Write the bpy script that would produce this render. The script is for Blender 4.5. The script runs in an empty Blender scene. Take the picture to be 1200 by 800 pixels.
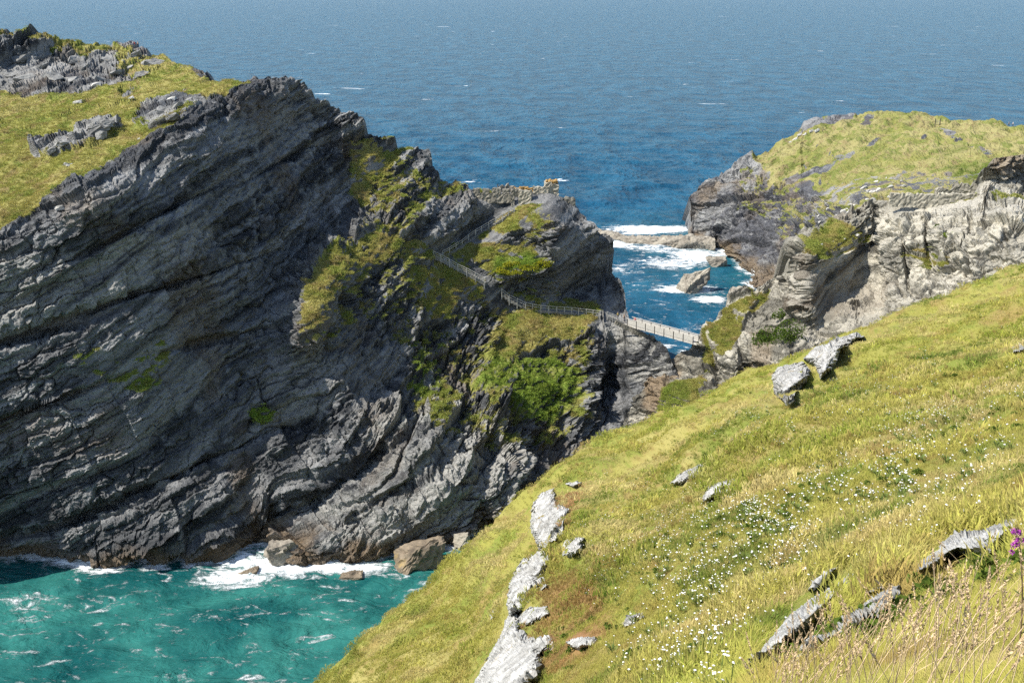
import bpy, bmesh, math, random
import numpy as np
from mathutils import Vector, Matrix

# ------------------------------------------------------------------ camera, sky, sun
SC = bpy.context.scene
COL = SC.collection
CAMH = 90.0
FPX = 1250.0                     # focal length in pixels of the 1200 wide photograph
PITCH = math.radians(18.4)
CP, SP = math.cos(PITCH), math.sin(PITCH)

cam_d = bpy.data.cameras.new('camera')
cam_d.sensor_width = 36.0
cam_d.lens = 36.0 * FPX / 1200.0
cam_d.clip_start = 0.1
cam_d.clip_end = 120000.0
cam = bpy.data.objects.new('camera', cam_d)
COL.objects.link(cam)
cam.location = (0, 0, CAMH)
cam.rotation_euler = (math.radians(90) - PITCH, 0, 0)
SC.camera = cam

SUN = Vector((-0.628, -0.115, 0.770)).normalized()       # direction towards the sun
world = bpy.data.worlds.new('World')
SC.world = world
world.use_nodes = True
wn = world.node_tree
sky = wn.nodes.new('ShaderNodeTexSky')
sky.sky_type = 'NISHITA'
sky.sun_disc = False
sky.sun_elevation = math.asin(SUN.z)
sky.sun_rotation = math.atan2(SUN.x, SUN.y)
sky.altitude = 50
sky.air_density = 1.0
sky.dust_density = 0.6
sky.ozone_density = 1.5
bg = wn.nodes['Background']
wn.links.new(sky.outputs[0], bg.inputs[0])
bg.inputs[1].default_value = 0.13
sun_d = bpy.data.lights.new('sun', 'SUN')
sun_d.energy = 5.0
sun_d.angle = math.radians(0.53)
sun_d.color = (1.0, 0.95, 0.87)
sun_o = bpy.data.objects.new('sun', sun_d)
COL.objects.link(sun_o)
sun_o.rotation_euler = SUN.to_track_quat('Z', 'Y').to_euler()
SC.view_settings.view_transform = 'Standard'
SC.view_settings.look = 'None'
SC.view_settings.gamma = 1.0
SC.view_settings.use_curve_mapping = False
SC.view_settings.exposure = 0.6
SC.render.engine = 'CYCLES'
SC.cycles.max_bounces = 4
SC.cycles.diffuse_bounces = 2
SC.cycles.transmission_bounces = 2
SC.cycles.adaptive_threshold = 0.015
SC.cycles.use_denoising = False
SC.cycles.transparent_max_bounces = 6

rng = np.random.default_rng(7)
random.seed(7)

# ------------------------------------------------------------------ numeric helpers
def tdown(py):
    v = (400.0 - np.asarray(py, float)) / FPX
    return (SP - v * CP) / (CP + v * SP)

def P(px, py, Y):
    """world points at forward distance Y along the line of sight of a photo pixel"""
    px = np.asarray(px, float); py = np.asarray(py, float); Y = np.asarray(Y, float)
    v = (400.0 - py) / FPX
    x = (px - 600.0) / FPX * Y / (CP + v * SP)
    return np.stack(np.broadcast_arrays(x, Y, CAMH - Y * tdown(py)), -1)

def Yz(py, z):
    return (CAMH - z) / tdown(py)

def proj(p):
    """world -> photo pixel"""
    p = np.asarray(p, float)
    dy = p[..., 1]; dz = p[..., 2] - CAMH
    d = dy * CP - dz * SP
    return 600 + FPX * p[..., 0] / d, 400 - FPX * (dy * SP + dz * CP) / d

def hsh(ix, iy, iz, seed):
    h = (ix.astype(np.uint32) * np.uint32(374761393) + iy.astype(np.uint32) * np.uint32(668265263)
         + iz.astype(np.uint32) * np.uint32(2147483647) + np.uint32((seed * 974634777 + 1013904223) & 0xffffffff))
    h = (h ^ (h >> np.uint32(13))) * np.uint32(1274126177)
    h = (h ^ (h >> np.uint32(15))) * np.uint32(2246822519)
    h = h ^ (h >> np.uint32(16))
    return h.astype(np.float32) * np.float32(1.0 / 4294967295.0)

def vnoise(p, seed=0):
    f = np.floor(p); i = f.astype(np.int64); w = (p - f).astype(np.float32)
    w = w * w * w * (w * (w * 6 - 15) + 10)
    x0, y0, z0 = i[:, 0], i[:, 1], i[:, 2]
    r = 0
    for dx in (0, 1):
        wx = w[:, 0] if dx else 1 - w[:, 0]
        for dy in (0, 1):
            wy = w[:, 1] if dy else 1 - w[:, 1]
            for dz in (0, 1):
                wz = w[:, 2] if dz else 1 - w[:, 2]
                r = r + wx * wy * wz * hsh(x0 + dx, y0 + dy, z0 + dz, seed)
    return r * 2 - 1

def fbm(p, octs=4, seed=0, gain=0.5):
    a, r, q = 1.0, 0.0, p
    for o in range(octs):
        r = r + a * vnoise(q, seed + o * 17)
        q = q * 2.03 + 3.7
        a *= gain
    return r

def voro(p, seed=0):
    f = np.floor(p); i = f.astype(np.int64); w = (p - f).astype(np.float32)
    n = len(p)
    d1 = np.full(n, 9., np.float32); d2 = np.full(n, 9., np.float32); cr = np.zeros(n, np.float32)
    for dx in (-1, 0, 1):
        for dy in (-1, 0, 1):
            for dz in (-1, 0, 1):
                a, b, c = i[:, 0] + dx, i[:, 1] + dy, i[:, 2] + dz
                d = (dx + hsh(a, b, c, seed) - w[:, 0])**2 + (dy + hsh(a, b, c, seed + 1) - w[:, 1])**2 + (dz + hsh(a, b, c, seed + 2) - w[:, 2])**2
                m = d < d1
                d2 = np.where(m, d1, np.minimum(d2, d))
                cr = np.where(m, hsh(a, b, c, seed + 3), cr)
                d1 = np.where(m, d, d1)
    return np.sqrt(d1), np.sqrt(d2), cr

def sstep(a, b, x):
    t = np.clip((x - a) / (b - a), 0, 1)
    return t * t * (3 - 2 * t)

class TPS:
    def __init__(s, pts, lam=1e-3):
        pts = np.array(pts, float)
        s.c = pts[:, :2] / 100.0
        n = len(pts)
        K = s.k(s.c, s.c) + lam * np.eye(n)
        Q = np.hstack([np.ones((n, 1)), s.c])
        A = np.zeros((n + 3, n + 3)); A[:n, :n] = K; A[:n, n:] = Q; A[n:, :n] = Q.T
        s.w = np.linalg.solve(A, np.concatenate([pts[:, 2], np.zeros(3)]))
    def k(s, a, b):
        d2 = ((a[:, None, :] - b[None, :, :])**2).sum(-1)
        return 0.5 * d2 * np.log(d2 + 1e-12)
    def __call__(s, x, y):
        q = np.stack([x.ravel(), y.ravel()], -1) / 100.0
        out = np.empty(len(q))
        for a in range(0, len(q), 40000):
            b = q[a:a + 40000]
            out[a:a + 40000] = s.k(b, s.c) @ s.w[:-3] + s.w[-3] + b @ s.w[-2:]
        return out.reshape(x.shape)

def bilerp(grid, x0, dx, y0, dy, x, y):
    gx = np.clip((x - x0) / dx, 0, grid.shape[1] - 1.001); gy = np.clip((y - y0) / dy, 0, grid.shape[0] - 1.001)
    i = gx.astype(int); j = gy.astype(int); fx = gx - i; fy = gy - j
    return (grid[j, i] * (1 - fx) + grid[j, i + 1] * fx) * (1 - fy) + (grid[j + 1, i] * (1 - fx) + grid[j + 1, i + 1] * fx) * fy

def inpoly(poly, x, y):
    r = np.zeros(x.shape, bool)
    n = len(poly)
    for a in range(n):
        x1, y1 = poly[a]; x2, y2 = poly[(a + 1) % n]
        if y1 == y2: continue
        c = ((y1 > y) != (y2 > y)) & (x < (x2 - x1) * (y - y1) / (y2 - y1) + x1)
        r ^= c
    return r

def blur(a, k, it=1):
    for _ in range(it):
        for ax in (0, 1):
            p = np.pad(a, [(k, k) if ax == 0 else (0, 0), (k, k) if ax == 1 else (0, 0)] + [(0, 0)] * (a.ndim - 2), mode='edge')
            c = np.cumsum(p, axis=ax)
            z = np.zeros_like(np.take(c, [0], ax)); c = np.concatenate([z, c], ax)
            L = a.shape[ax]
            a = (np.take(c, range(2 * k + 1, 2 * k + 1 + L), ax) - np.take(c, range(0, L), ax)) / (2 * k + 1)
    return a

def gnormal(W):
    du = np.gradient(W, axis=1); dv = np.gradient(W, axis=0)
    n = np.cross(dv, du)
    n /= np.linalg.norm(n, axis=-1, keepdims=True) + 1e-9
    return n

def mesh_obj(name, verts, faces, mat=None, parent=None, smooth=True, link=True):
    me = bpy.data.meshes.new(name)
    me.from_pydata([tuple(v) for v in verts], [], [tuple(f) for f in faces])
    if mat: me.materials.append(mat)
    if smooth: me.polygons.foreach_set('use_smooth', [True] * len(me.polygons))
    me.update()
    o = bpy.data.objects.new(name, me)
    if link: COL.objects.link(o)
    if parent: o.parent = parent
    return o

def grid_obj(name, W, mat, masks=None, flip=False, smooth=True):
    ny, nx = W.shape[:2]
    me = bpy.data.meshes.new(name)
    me.vertices.add(nx * ny)
    me.vertices.foreach_set('co', W.reshape(-1).astype(np.float32))
    idx = np.arange(nx * ny).reshape(ny, nx)
    q = np.stack([idx[:-1, :-1], idx[1:, :-1], idx[1:, 1:], idx[:-1, 1:]], -1).reshape(-1, 4)
    if flip: q = q[:, ::-1]
    nf = len(q)
    me.loops.add(nf * 4); me.loops.foreach_set('vertex_index', q.reshape(-1).astype(np.int32))
    me.polygons.add(nf)
    me.polygons.foreach_set('loop_start', (np.arange(nf) * 4).astype(np.int32))
    me.polygons.foreach_set('use_smooth', np.full(nf, smooth))
    me.update(calc_edges=True)
    if masks is not None:
        at = me.attributes.new('mask', 'FLOAT_COLOR', 'POINT')
        at.data.foreach_set('color', masks.reshape(-1).astype(np.float32))
    me.materials.append(mat)
    o = bpy.data.objects.new(name, me)
    COL.objects.link(o)
    return o

def tag(o, label=None, cat=None, group=None, kind=None):
    if label: o['label'] = label
    if cat: o['category'] = cat
    if group: o['group'] = group
    if kind: o['kind'] = kind
    return o

# ------------------------------------------------------------------ node helpers
class NT:
    def __init__(s, name):
        s.m = bpy.data.materials.new(name); s.m.use_nodes = True
        s.t = s.m.node_tree; s.n = s.t.nodes; s.l = s.t.links
        s.b = s.n['Principled BSDF']; s.out = s.n['Material Output']
    def new(s, typ, **kw):
        n = s.n.new(typ)
        for k, v in kw.items(): setattr(n, k, v)
        return n
    def put(s, sock, val):
        if hasattr(val, 'is_output'): s.l.new(val, sock)
        else:
            if isinstance(val, (tuple, list)) and len(val) == 3 and sock.type == 'RGBA': val = (*val, 1)
            sock.default_value = val
    def math(s, op, a, b=0.0, c=0.0, clamp=False):
        n = s.new('ShaderNodeMath', operation=op, use_clamp=clamp)
        for i, v in enumerate((a, b, c)): s.put(n.inputs[i], v)
        return n.outputs[0]
    def vmath(s, op, a, b=(0, 0, 0)):
        n = s.new('ShaderNodeVectorMath', operation=op)
        s.put(n.inputs[0], a); s.put(n.inputs[1], b)
        return n.outputs['Value'] if op in ('DOT_PRODUCT', 'LENGTH', 'DISTANCE') else n.outputs[0]
    def noise(s, vec, scale, detail=3.0, rough=0.55, dist=0.0):
        n = s.new('ShaderNodeTexNoise')
        s.put(n.inputs['Vector'], vec); n.inputs['Scale'].default_value = scale
        n.inputs['Detail'].default_value = detail; n.inputs['Roughness'].default_value = rough
        n.inputs['Distortion'].default_value = dist
        return n.outputs['Fac']
    def voro(s, vec, scale, feature='F1', rnd=1.0):
        n = s.new('ShaderNodeTexVoronoi', feature=feature)
        s.put(n.inputs['Vector'], vec); n.inputs['Scale'].default_value = scale
        n.inputs['Randomness'].default_value = rnd
        return n.outputs['Distance'], n.outputs.get('Color')
    def range(s, v, a, b, c=0.0, d=1.0, smooth=True):
        n = s.new('ShaderNodeMapRange', interpolation_type='SMOOTHSTEP' if smooth else 'LINEAR')
        for i, x in enumerate((v, a, b, c, d)): s.put(n.inputs[i], x)
        return n.outputs[0]
    def mix(s, f, a, b, blend='MIX'):
        n = s.new('ShaderNodeMix', data_type='RGBA', blend_type=blend)
        s.put(n.inputs[0], f); s.put(n.inputs[6], a); s.put(n.inputs[7], b)
        return n.outputs[2]
    def ramp(s, f, stops):
        n = s.new('ShaderNodeValToRGB')
        e = n.color_ramp.elements
        while len(e) < len(stops): e.new(0.5)
        for k, (p, c) in enumerate(stops):
            e[k].position = p; e[k].color = (*c, 1)
        s.put(n.inputs[0], f)
        return n.outputs[0]
    def bump(s, h, strength, dist, normal=None):
        n = s.new('ShaderNodeBump')
        n.inputs['Strength'].default_value = strength; n.inputs['Distance'].default_value = dist
        s.put(n.inputs['Height'], h)
        if normal: s.put(n.inputs['Normal'], normal)
        return n.outputs[0]
    def pos(s):
        return s.new('ShaderNodeNewGeometry').outputs['Position']
    def bed(s, nb, stretch):
        """coordinates stretched along the bedding planes with normal nb"""
        nb = Vector(nb).normalized()
        a = nb.cross(Vector((0, 1, 0))).normalized(); b = nb.cross(a)
        p = s.pos()
        c = s.new('ShaderNodeCombineXYZ')
        s.put(c.inputs[0], s.math('MULTIPLY', s.vmath('DOT_PRODUCT', p, tuple(a)), stretch))
        s.put(c.inputs[1], s.math('MULTIPLY', s.vmath('DOT_PRODUCT', p, tuple(b)), stretch))
        s.put(c.inputs[2], s.vmath('DOT_PRODUCT', p, tuple(nb)))
        return c.outputs[0]

BED = np.array([-0.40, -0.12, 0.90]); BED /= np.linalg.norm(BED)

def simple_mat(name, col, rough=0.8, var=0.25, scale=3.0, bump=0.0, bscale=20.0, col2=None, spec=0.3):
    t = NT(name)
    p = t.new('ShaderNodeTexCoord').outputs['Object']
    n = t.noise(p, scale, 4)
    c2 = col2 or tuple(c * (1 - var) for c in col)
    t.put(t.b.inputs['Base Color'], t.mix(t.range(n, 0.35, 0.65), col, c2))
    t.b.inputs['Roughness'].default_value = rough
    t.b.inputs['Specular IOR Level'].default_value = spec
    if bump:
        t.put(t.b.inputs['Normal'], t.bump(t.noise(p, bscale, 4), bump, 0.05))
    return t.m

def land_mat(name, dark, mid, light, pale, warm, bumpd=0.5, fine=1.0, grass=None, stretch=0.22):
    """cliff rock with bedding streaks, turning to turf where the mask says so; 'tone' carries the slow colour noise"""
    t = NT(name)
    b = t.bed(BED, stretch)
    at = t.new('ShaderNodeAttribute', attribute_name='mask')
    sep = t.new('ShaderNodeSeparateColor'); t.l.new(at.outputs['Color'], sep.inputs[0])
    G, PA, WA, GR = sep.outputs[0], sep.outputs[1], sep.outputs[2], at.outputs['Alpha']
    to = t.new('ShaderNodeAttribute', attribute_name='tone')
    sp2 = t.new('ShaderNodeSeparateColor'); t.l.new(to.outputs['Color'], sp2.inputs[0])
    S, LI, T1, T2 = sp2.outputs[0], sp2.outputs[1], sp2.outputs[2], to.outputs['Alpha']
    n2 = t.noise(b, 2.6 * fine, 4, 0.68, 0.3)
    n3 = t.noise(t.pos(), 1.7 * fine, 4, 0.7)
    s = t.math('ADD', t.math('MULTIPLY', S, 0.68), t.math('MULTIPLY', n2, 0.32))
    rock = t.ramp(s, [(0.28, dark), (0.46, mid), (0.60, light), (0.74, tuple(min(1, c * 1.5) for c in light))])
    li = t.math('ADD', t.math('MULTIPLY', LI, 0.6), t.math('MULTIPLY', n3, 0.4))
    rock = t.mix(t.range(li, 0.55, 0.72, 0, 0.6), rock, tuple(c * 1.5 for c in light))
    rock = t.mix(t.range(T1, 0.58, 0.80, 0, 0.4), rock, (0.17, 0.125, 0.08))
    palec = t.mix(t.range(n3, 0.3, 0.7), pale, tuple(c * 0.6 for c in pale))
    rock = t.mix(t.math('MULTIPLY', PA, t.range(s, 0.25, 0.6)), rock, palec)
    warmc = t.mix(t.range(n3, 0.35, 0.65), warm, tuple(c * 0.5 for c in warm))
    rock = t.mix(t.math('MULTIPLY', WA, t.range(n3, 0.2, 0.5)), rock, warmc)
    gs = grass
    g2 = t.math('ADD', t.math('MULTIPLY', T2, 0.6), t.math('MULTIPLY', n3, 0.4))
    turf = t.mix(t.range(T1, 0.3, 0.7), gs[0], gs[1])
    turf = t.mix(t.range(T2, 0.48, 0.72), turf, gs[2])
    turf = t.mix(t.range(li, 0.52, 0.70), turf, gs[3])
    turf = t.mix(t.math('MULTIPLY', GR, t.range(g2, 0.3, 0.6, 0.45, 1.0)), turf, gs[4])
    e = t.math('ADD', G, t.math('MULTIPLY', t.math('SUBTRACT', g2, 0.5), 1.3))
    gm = t.range(e, 0.42, 0.58)
    t.put(t.b.inputs['Base Color'], t.mix(gm, rock, turf))
    t.put(t.b.inputs['Roughness'], t.range(gm, 0, 1, 0.62, 0.95))
    t.put(t.b.inputs['Specular IOR Level'], t.range(gm, 0, 1, 0.4, 0.1))
    h = t.math('ADD', n2, t.math('MULTIPLY', n3, 0.8))
    t.put(t.b.inputs['Normal'], t.bump(h, 1.0, bumpd))
    return t.m

TURF_ISLE = [(0.225, 0.22, 0.055), (0.29, 0.26, 0.085), (0.18, 0.205, 0.045), (0.25, 0.20, 0.08), (0.14, 0.21, 0.03)]
TURF_NOSE = [(0.22, 0.22, 0.065), (0.30, 0.27, 0.115), (0.165, 0.185, 0.05), (0.25, 0.205, 0.095), (0.10, 0.13, 0.025)]
TURF_SLOPE = [(0.25, 0.24, 0.055), (0.31, 0.27, 0.09), (0.18, 0.205, 0.04), (0.25, 0.19, 0.065), (0.26, 0.12, 0.065)]
M_ISLE = land_mat('slate_cliff', (0.028, 0.030, 0.033), (0.078, 0.081, 0.083), (0.17, 0.17, 0.165), (0.36, 0.35, 0.315), (0.19, 0.13, 0.07), 0.55, 1.0, TURF_ISLE)
M_CRAG = land_mat('pale_crag', (0.085, 0.078, 0.06), (0.20, 0.186, 0.147), (0.33, 0.306, 0.245), (0.52, 0.487, 0.405), (0.30, 0.21, 0.12), 0.35, 1.5, TURF_ISLE, 0.6)
M_NOSE = land_mat('headland_slate', (0.045, 0.046, 0.052), (0.095, 0.095, 0.10), (0.18, 0.178, 0.17), (0.38, 0.365, 0.33), (0.25, 0.18, 0.10), 0.6, 0.8, TURF_NOSE)
M_SLOPE = land_mat('hillside_turf', (0.12, 0.12, 0.11), (0.24, 0.235, 0.22), (0.38, 0.37, 0.35), (0.55, 0.54, 0.51), (0.30, 0.21, 0.12), 0.06, 6.0, TURF_SLOPE)

# ------------------------------------------------------------------ land builder
def interp(tab, x):
    a = np.array(tab, float)
    return np.interp(x, a[:, 0], a[:, 1])

class Land: pass

def bedcoords(p):
    a = np.cross(BED, [0, 1, 0]); a /= np.linalg.norm(a)
    b = np.cross(BED, a)
    return np.stack([p @ a, p @ b, p @ BED], -1)

def fold(p, seed=0):
    q = bedcoords(p)
    q[:, 2] += 3.2 * fbm(p * 0.018, 3, seed + 5) + 0.6 * fbm(p * 0.11, 3, seed + 6) + 0.16 * fbm(p * 0.6, 3, seed + 7)
    return q

def rock_relief(p, big=1.0, lay=1.0, blk=1.0, fine=1.0, seed=0, s=1.0):
    """height of the rock surface: bedding ledges, joint blocks and rough breakage (metres)"""
    p = p / s
    q = fold(p, seed)
    h = big * 2.4 * fbm(q * np.array([0.022, 0.03, 0.06]), 3, seed)
    lm = 0.22 + 1.0 * sstep(-0.35, 0.45, fbm(p * 0.028 + 9.1, 3, seed + 14))
    # ledges: random step per bed, changing along the bed
    for per, amp, sd, st in ((8.5, 1.8, 31, 0.024), (3.1, 1.05, 47, 0.05), (1.15, 0.42, 63, 0.11), (0.5, 0.15, 73, 0.22)):
        z = q[:, 2] / per + 0.45 * vnoise(q * st * 1.7, seed + sd)
        i = np.floor(z); f = z - i
        pp = np.stack([q[:, 0] * st, q[:, 1] * st, i * 7.31], -1)
        pn = pp.copy(); pn[:, 2] += 7.31
        a = vnoise(pp, seed + sd + 2); b = vnoise(pn, seed + sd + 2)
        h += lay * lm * amp * (a + (b - a) * sstep(0.90, 1.0, f) - 0.55 * (f - 0.5))
    # straight joints cutting the beds
    ja = p @ np.array([0.83, 0.50, 0.25]) + 0.5 * fbm(p * 0.09, 2, seed + 16)
    for per, amp, sd in ((7.0, 0.9, 111), (2.6, 0.42, 121)):
        z = ja / per + 0.5 * vnoise(q * np.array([0.01, 0.05, 0.12]), seed + sd); i = np.floor(z)
        pp = np.stack([i * 5.17, q[:, 1] * 0.05, np.floor(q[:, 2] / (per * 0.9)) * 3.3], -1)
        h += blk * amp * vnoise(pp, seed + sd + 1)
    jm = sstep(-0.2, 0.4, vnoise(p * 0.05, seed + 15))
    d1, d2, c = voro(q * np.array([0.09, 0.11, 0.36]) + 0.3 * np.stack([fbm(p * 0.3, 2, 91)] * 3, -1), seed + 77)
    h += blk * (1.3 * (c - 0.5) - 0.7 * (1 - sstep(0.0, 0.10, d2 - d1))) * (0.35 + 0.65 * jm)
    d1, d2, c = voro(q * np.array([0.35, 0.38, 1.15]), seed + 87)
    h += blk * (0.5 * (c - 0.5) - 0.22 * (1 - sstep(0.0, 0.12, d2 - d1))) * (0.3 + 0.7 * jm)
    rd = 1 - 2 * np.abs(fbm(q * np.array([0.35, 0.35, 0.9]), 4, seed + 99))
    h += fine * (0.34 * rd + 0.12 * fbm(p * 1.9, 2, seed + 98))
    return h * s

def make_land(name, px0, px1, nx, ny, top, bot, ctrl, dabs, mat, polys, relief, seed=0, grass_amp=0.25, warp=9.0, gb_amp=None, tidal_rock=True,
              slope_lo=0.30, slope_hi=0.62, apron=(1.5, 4, 9, 18, 34, 60), apron_drop=(0.25, 0.010), tidal=True, lam=1e-3, relief_s=1.0, disp_polys=()):
    L = Land()
    px = np.linspace(px0, px1, nx)
    tp = interp(top, px); bt = interp(bot, px)
    tt = np.linspace(0, 1, ny)
    PX = np.broadcast_to(px, (ny, nx)); PY = tp[None, :] + (bt - tp)[None, :] * tt[:, None]
    tps = TPS([(c[0], c[1], c[2]) for c in ctrl], lam)
    st = 5.0
    gx = np.arange(px0 - 10, px1 + 15, st); gy = np.arange(tp.min() - 10, bt.max() + 15, st)
    GXX, GYY = np.meshgrid(gx, gy)
    G = tps(GXX, GYY)
    def depth(x, y):
        Y = bilerp(G, gx[0], st, gy[0], st, x, y)
        for (cx, cy, rx, ry, ang, d, pw) in dabs:
            ca, sa = math.cos(math.radians(ang)), math.sin(math.radians(ang))
            u = ((x - cx) * ca - (y - cy) * sa) / rx; v = ((x - cx) * sa + (y - cy) * ca) / ry
            Y = Y + d * np.exp(-(u * u + v * v) ** pw)
        return Y
    L.depth = depth
    Y = depth(PX, PY)
    W = P(PX, PY, Y)
    N = gnormal(blur(W, 6, 2))
    # mask painting (turf, pale stone, warm stone, lush green)
    flat = W.reshape(-1, 3)
    wx = warp * fbm(flat * 0.12, 4, seed + 3).reshape(ny, nx); wy = warp * 0.7 * fbm(flat * 0.12, 4, seed + 8).reshape(ny, nx)
    M = np.zeros((ny, nx, 4))
    for ch, val, poly in polys:
        m = inpoly(poly, PX + wx, PY + wy)
        M[..., ch] = np.where(m, val, M[..., ch])
    M = blur(M, 2, 2)
    # relief
    rg = 1 - sstep(0.55, 0.95, M[..., 0])
    h = relief(flat).reshape(ny, nx)
    amp = rg + (1 - rg) * grass_amp
    for val, poly in disp_polys:
        m = inpoly(poly, PX + wx * 0.4, PY + wy * 0.4).astype(float)
        amp = amp * (1 - blur(m, 3, 2) * (1 - val))
    gb = fbm(flat * 0.22, 4, seed + 21).reshape(ny, nx) * (0.55 if gb_amp is None else gb_amp) * (1 - rg)
    W = W + N * (h * amp + gb)[..., None]
    N2 = gnormal(blur(W, 1, 1))
    nz = N2[..., 2]
    sl = sstep(slope_lo, slope_hi, nz)
    M[..., 0] = M[..., 0] * (0.30 + 0.70 * sl)
    if tidal:
        tz = W[..., 2] + 1.2 * fbm(flat * 0.2, 3, 71).reshape(ny, nx)
        M[..., 2] = np.maximum(M[..., 2], 0.85 * (1 - sstep(1.2, 4.2, tz)))
    # the land goes on behind its skyline
    T = W[0]; rows = []
    hd = np.stack([T[:, 0] * 0.35, T[:, 1], np.zeros(nx)], -1); hd /= np.linalg.norm(hd, axis=1, keepdims=True)
    tl = tdown(tp)
    for d in apron[::-1]:
        dn = d * (tl + apron_drop[0] * min(1, d / 6)) + apron_drop[1] * d * d
        r = T + hd * d
        r[:, 2] = np.maximum(T[:, 2] - dn + 0.5 * vnoise(r * 0.3, 5) * min(1, d / 4), -12)
        rows.append(r)
    A = np.stack(rows, 0)
    MA = np.repeat(M[:1], len(apron), 0)
    W = np.concatenate([A, W], 0); M = np.concatenate([MA, M], 0)
    L.W, L.M, L.N = W, M, np.concatenate([np.repeat(N2[:1], len(apron), 0), N2], 0)
    L.na = len(apron); L.PX = PX; L.PY = PY
    fl = W.reshape(-1, 3) * (1.0 / relief_s); q = fold(fl, seed)
    ptch = fbm(fl * 0.035, 3, seed + 201)
    tn = 0.5 + 0.36 * vnoise(q * np.array([0.03, 0.03, 0.55]), seed + 211) + 0.26 * vnoise(q * np.array([0.09, 0.09, 1.9]), seed + 221) + 0.17 * ptch
    li = 0.5 + 0.33 * fbm(fl * 0.5, 4, seed + 231, 0.62)
    t1 = 0.5 + 0.33 * fbm(fl * 0.09, 4, seed + 241)
    t2 = 0.5 + 0.33 * fbm(fl * 0.30, 5, seed + 251, 0.66)
    L.tone = np.clip(np.stack([tn, li, t1, t2], -1), 0, 1).reshape(W.shape[0], W.shape[1], 4)
    L.o = grid_obj(name, W, mat, M, smooth=(not tidal_rock))
    at = L.o.data.attributes.new('tone', 'FLOAT_COLOR', 'POINT')
    at.data.foreach_set('color', L.tone.reshape(-1).astype(np.float32))
    tag(L.o, kind='structure')
    def surf(x, y):
        """displaced surface point nearest to a photo pixel"""
        qx, qy = proj(W[L.na:])
        k = np.argmin((qx - x)**2 + (qy - y)**2)
        j, i = divmod(int(k), nx)
        return Vector(W[L.na + j, i])
    L.surf = surf
    return L

def WL(px, py, z=0.0):
    return (px, py, float(Yz(py, z)))

# ---- island on the left
isl_top = [(-250, 30), (-100, 30), (0, 33), (40, 37), (100, 47), (130, 50), (160, 55), (190, 62), (197, 68), (215, 73), (240, 80), (258, 88), (285, 91), (300, 86), (325, 93), (345, 99), (365, 114), (380, 130), (400, 140), (415, 152), (440, 162), (460, 170), (485, 177), (496, 182), (500, 195), (507, 206), (515, 214), (530, 219), (550, 223), (580, 226), (610, 226), (640, 226), (655, 231), (670, 235), (676, 245), (685, 258), (690, 268), (702, 279), (706, 290), (707, 315), (715, 325), (725, 335), (731, 350), (734, 366), (738, 377), (750, 386), (765, 396), (775, 405), (783, 413), (790, 430), (810, 470), (840, 520), (900, 570)]
isl_bot = [(-250, 715), (0, 690), (200, 672), (310, 660), (420, 682), (500, 682), (560, 668), (620, 655), (900, 645)]
isl_wl = [(-250, 690), (-120, 677), (0, 664), (100, 656), (200, 645), (270, 638), (312, 630), (330, 652), (350, 657), (400, 658), (450, 656), (480, 648), (540, 636), (600, 622), (660, 605), (740, 590), (840, 575)]
ctrl = [WL(x, y) for x, y in isl_wl] + [WL(x, y + 26, -7) for x, y in isl_wl]
ctrl += [
 (-250, 350, 163), (-250, 200, 185), (-250, 100, 240), (-250, 35, 285), (-250, 500, 154),
 (0, 330, 162), (0, 270, 166), (0, 400, 159), (0, 500, 157), (0, 580, 156), (0, 200, 192), (0, 150, 220), (0, 105, 252), (0, 60, 268), (0, 35, 280),
 (100, 215, 174), (100, 300, 167), (100, 400, 162), (100, 480, 159.5), (100, 570, 158), (100, 150, 213), (100, 100, 246), (100, 70, 268), (100, 50, 285),
 (200, 150, 195), (200, 220, 183), (200, 300, 175), (200, 380, 171), (200, 450, 168), (200, 540, 163), (180, 110, 228), (180, 80, 262), (185, 65, 285), (230, 95, 228), (260, 93, 222),
 (250, 112, 212), (300, 89, 224), (300, 150, 214), (300, 200, 207), (300, 300, 194), (300, 380, 185), (300, 450, 177), (300, 550, 168),
 (345, 340, 196), (350, 250, 208), (370, 125, 234), (370, 380, 186), (400, 200, 226), (400, 260, 217), (440, 165, 237), (440, 280, 212), (450, 230, 225), (400, 320, 202), (420, 380, 193),
 (480, 180, 240), (500, 195, 240), (500, 260, 225), (530, 222, 241), (560, 240, 237), (550, 280, 230), (510, 302, 221), (470, 330, 207), (510, 350, 211), (600, 228, 240), (600, 250, 233), (560, 330, 221), (600, 354, 223),
 (640, 228, 238), (655, 260, 229), (655, 290, 226), (620, 285, 228), (610, 320, 221), (650, 325, 224), (700, 300, 236), (690, 330, 234), (660, 345, 231), (660, 363, 224), (715, 340, 232), (700, 366, 224), (735, 375, 225), (672, 240, 239),
 (420, 450, 180), (470, 450, 186), (400, 500, 173), (480, 500, 175), (520, 400, 203), (560, 420, 201), (560, 460, 190), (540, 540, 171), (500, 560, 167), (450, 580, 163), (420, 620, 160), (480, 620, 161), (560, 600, 165),
 (600, 560, 171), (640, 400, 213), (640, 440, 203), (620, 500, 187), (680, 400, 214), (690, 450, 208), (700, 500, 200), (650, 560, 180), (720, 430, 214), (742, 400, 217), (765, 450, 209), (780, 425, 210), (740, 490, 203), (760, 540, 195), (640, 380, 218), (600, 390, 212),
]
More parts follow.
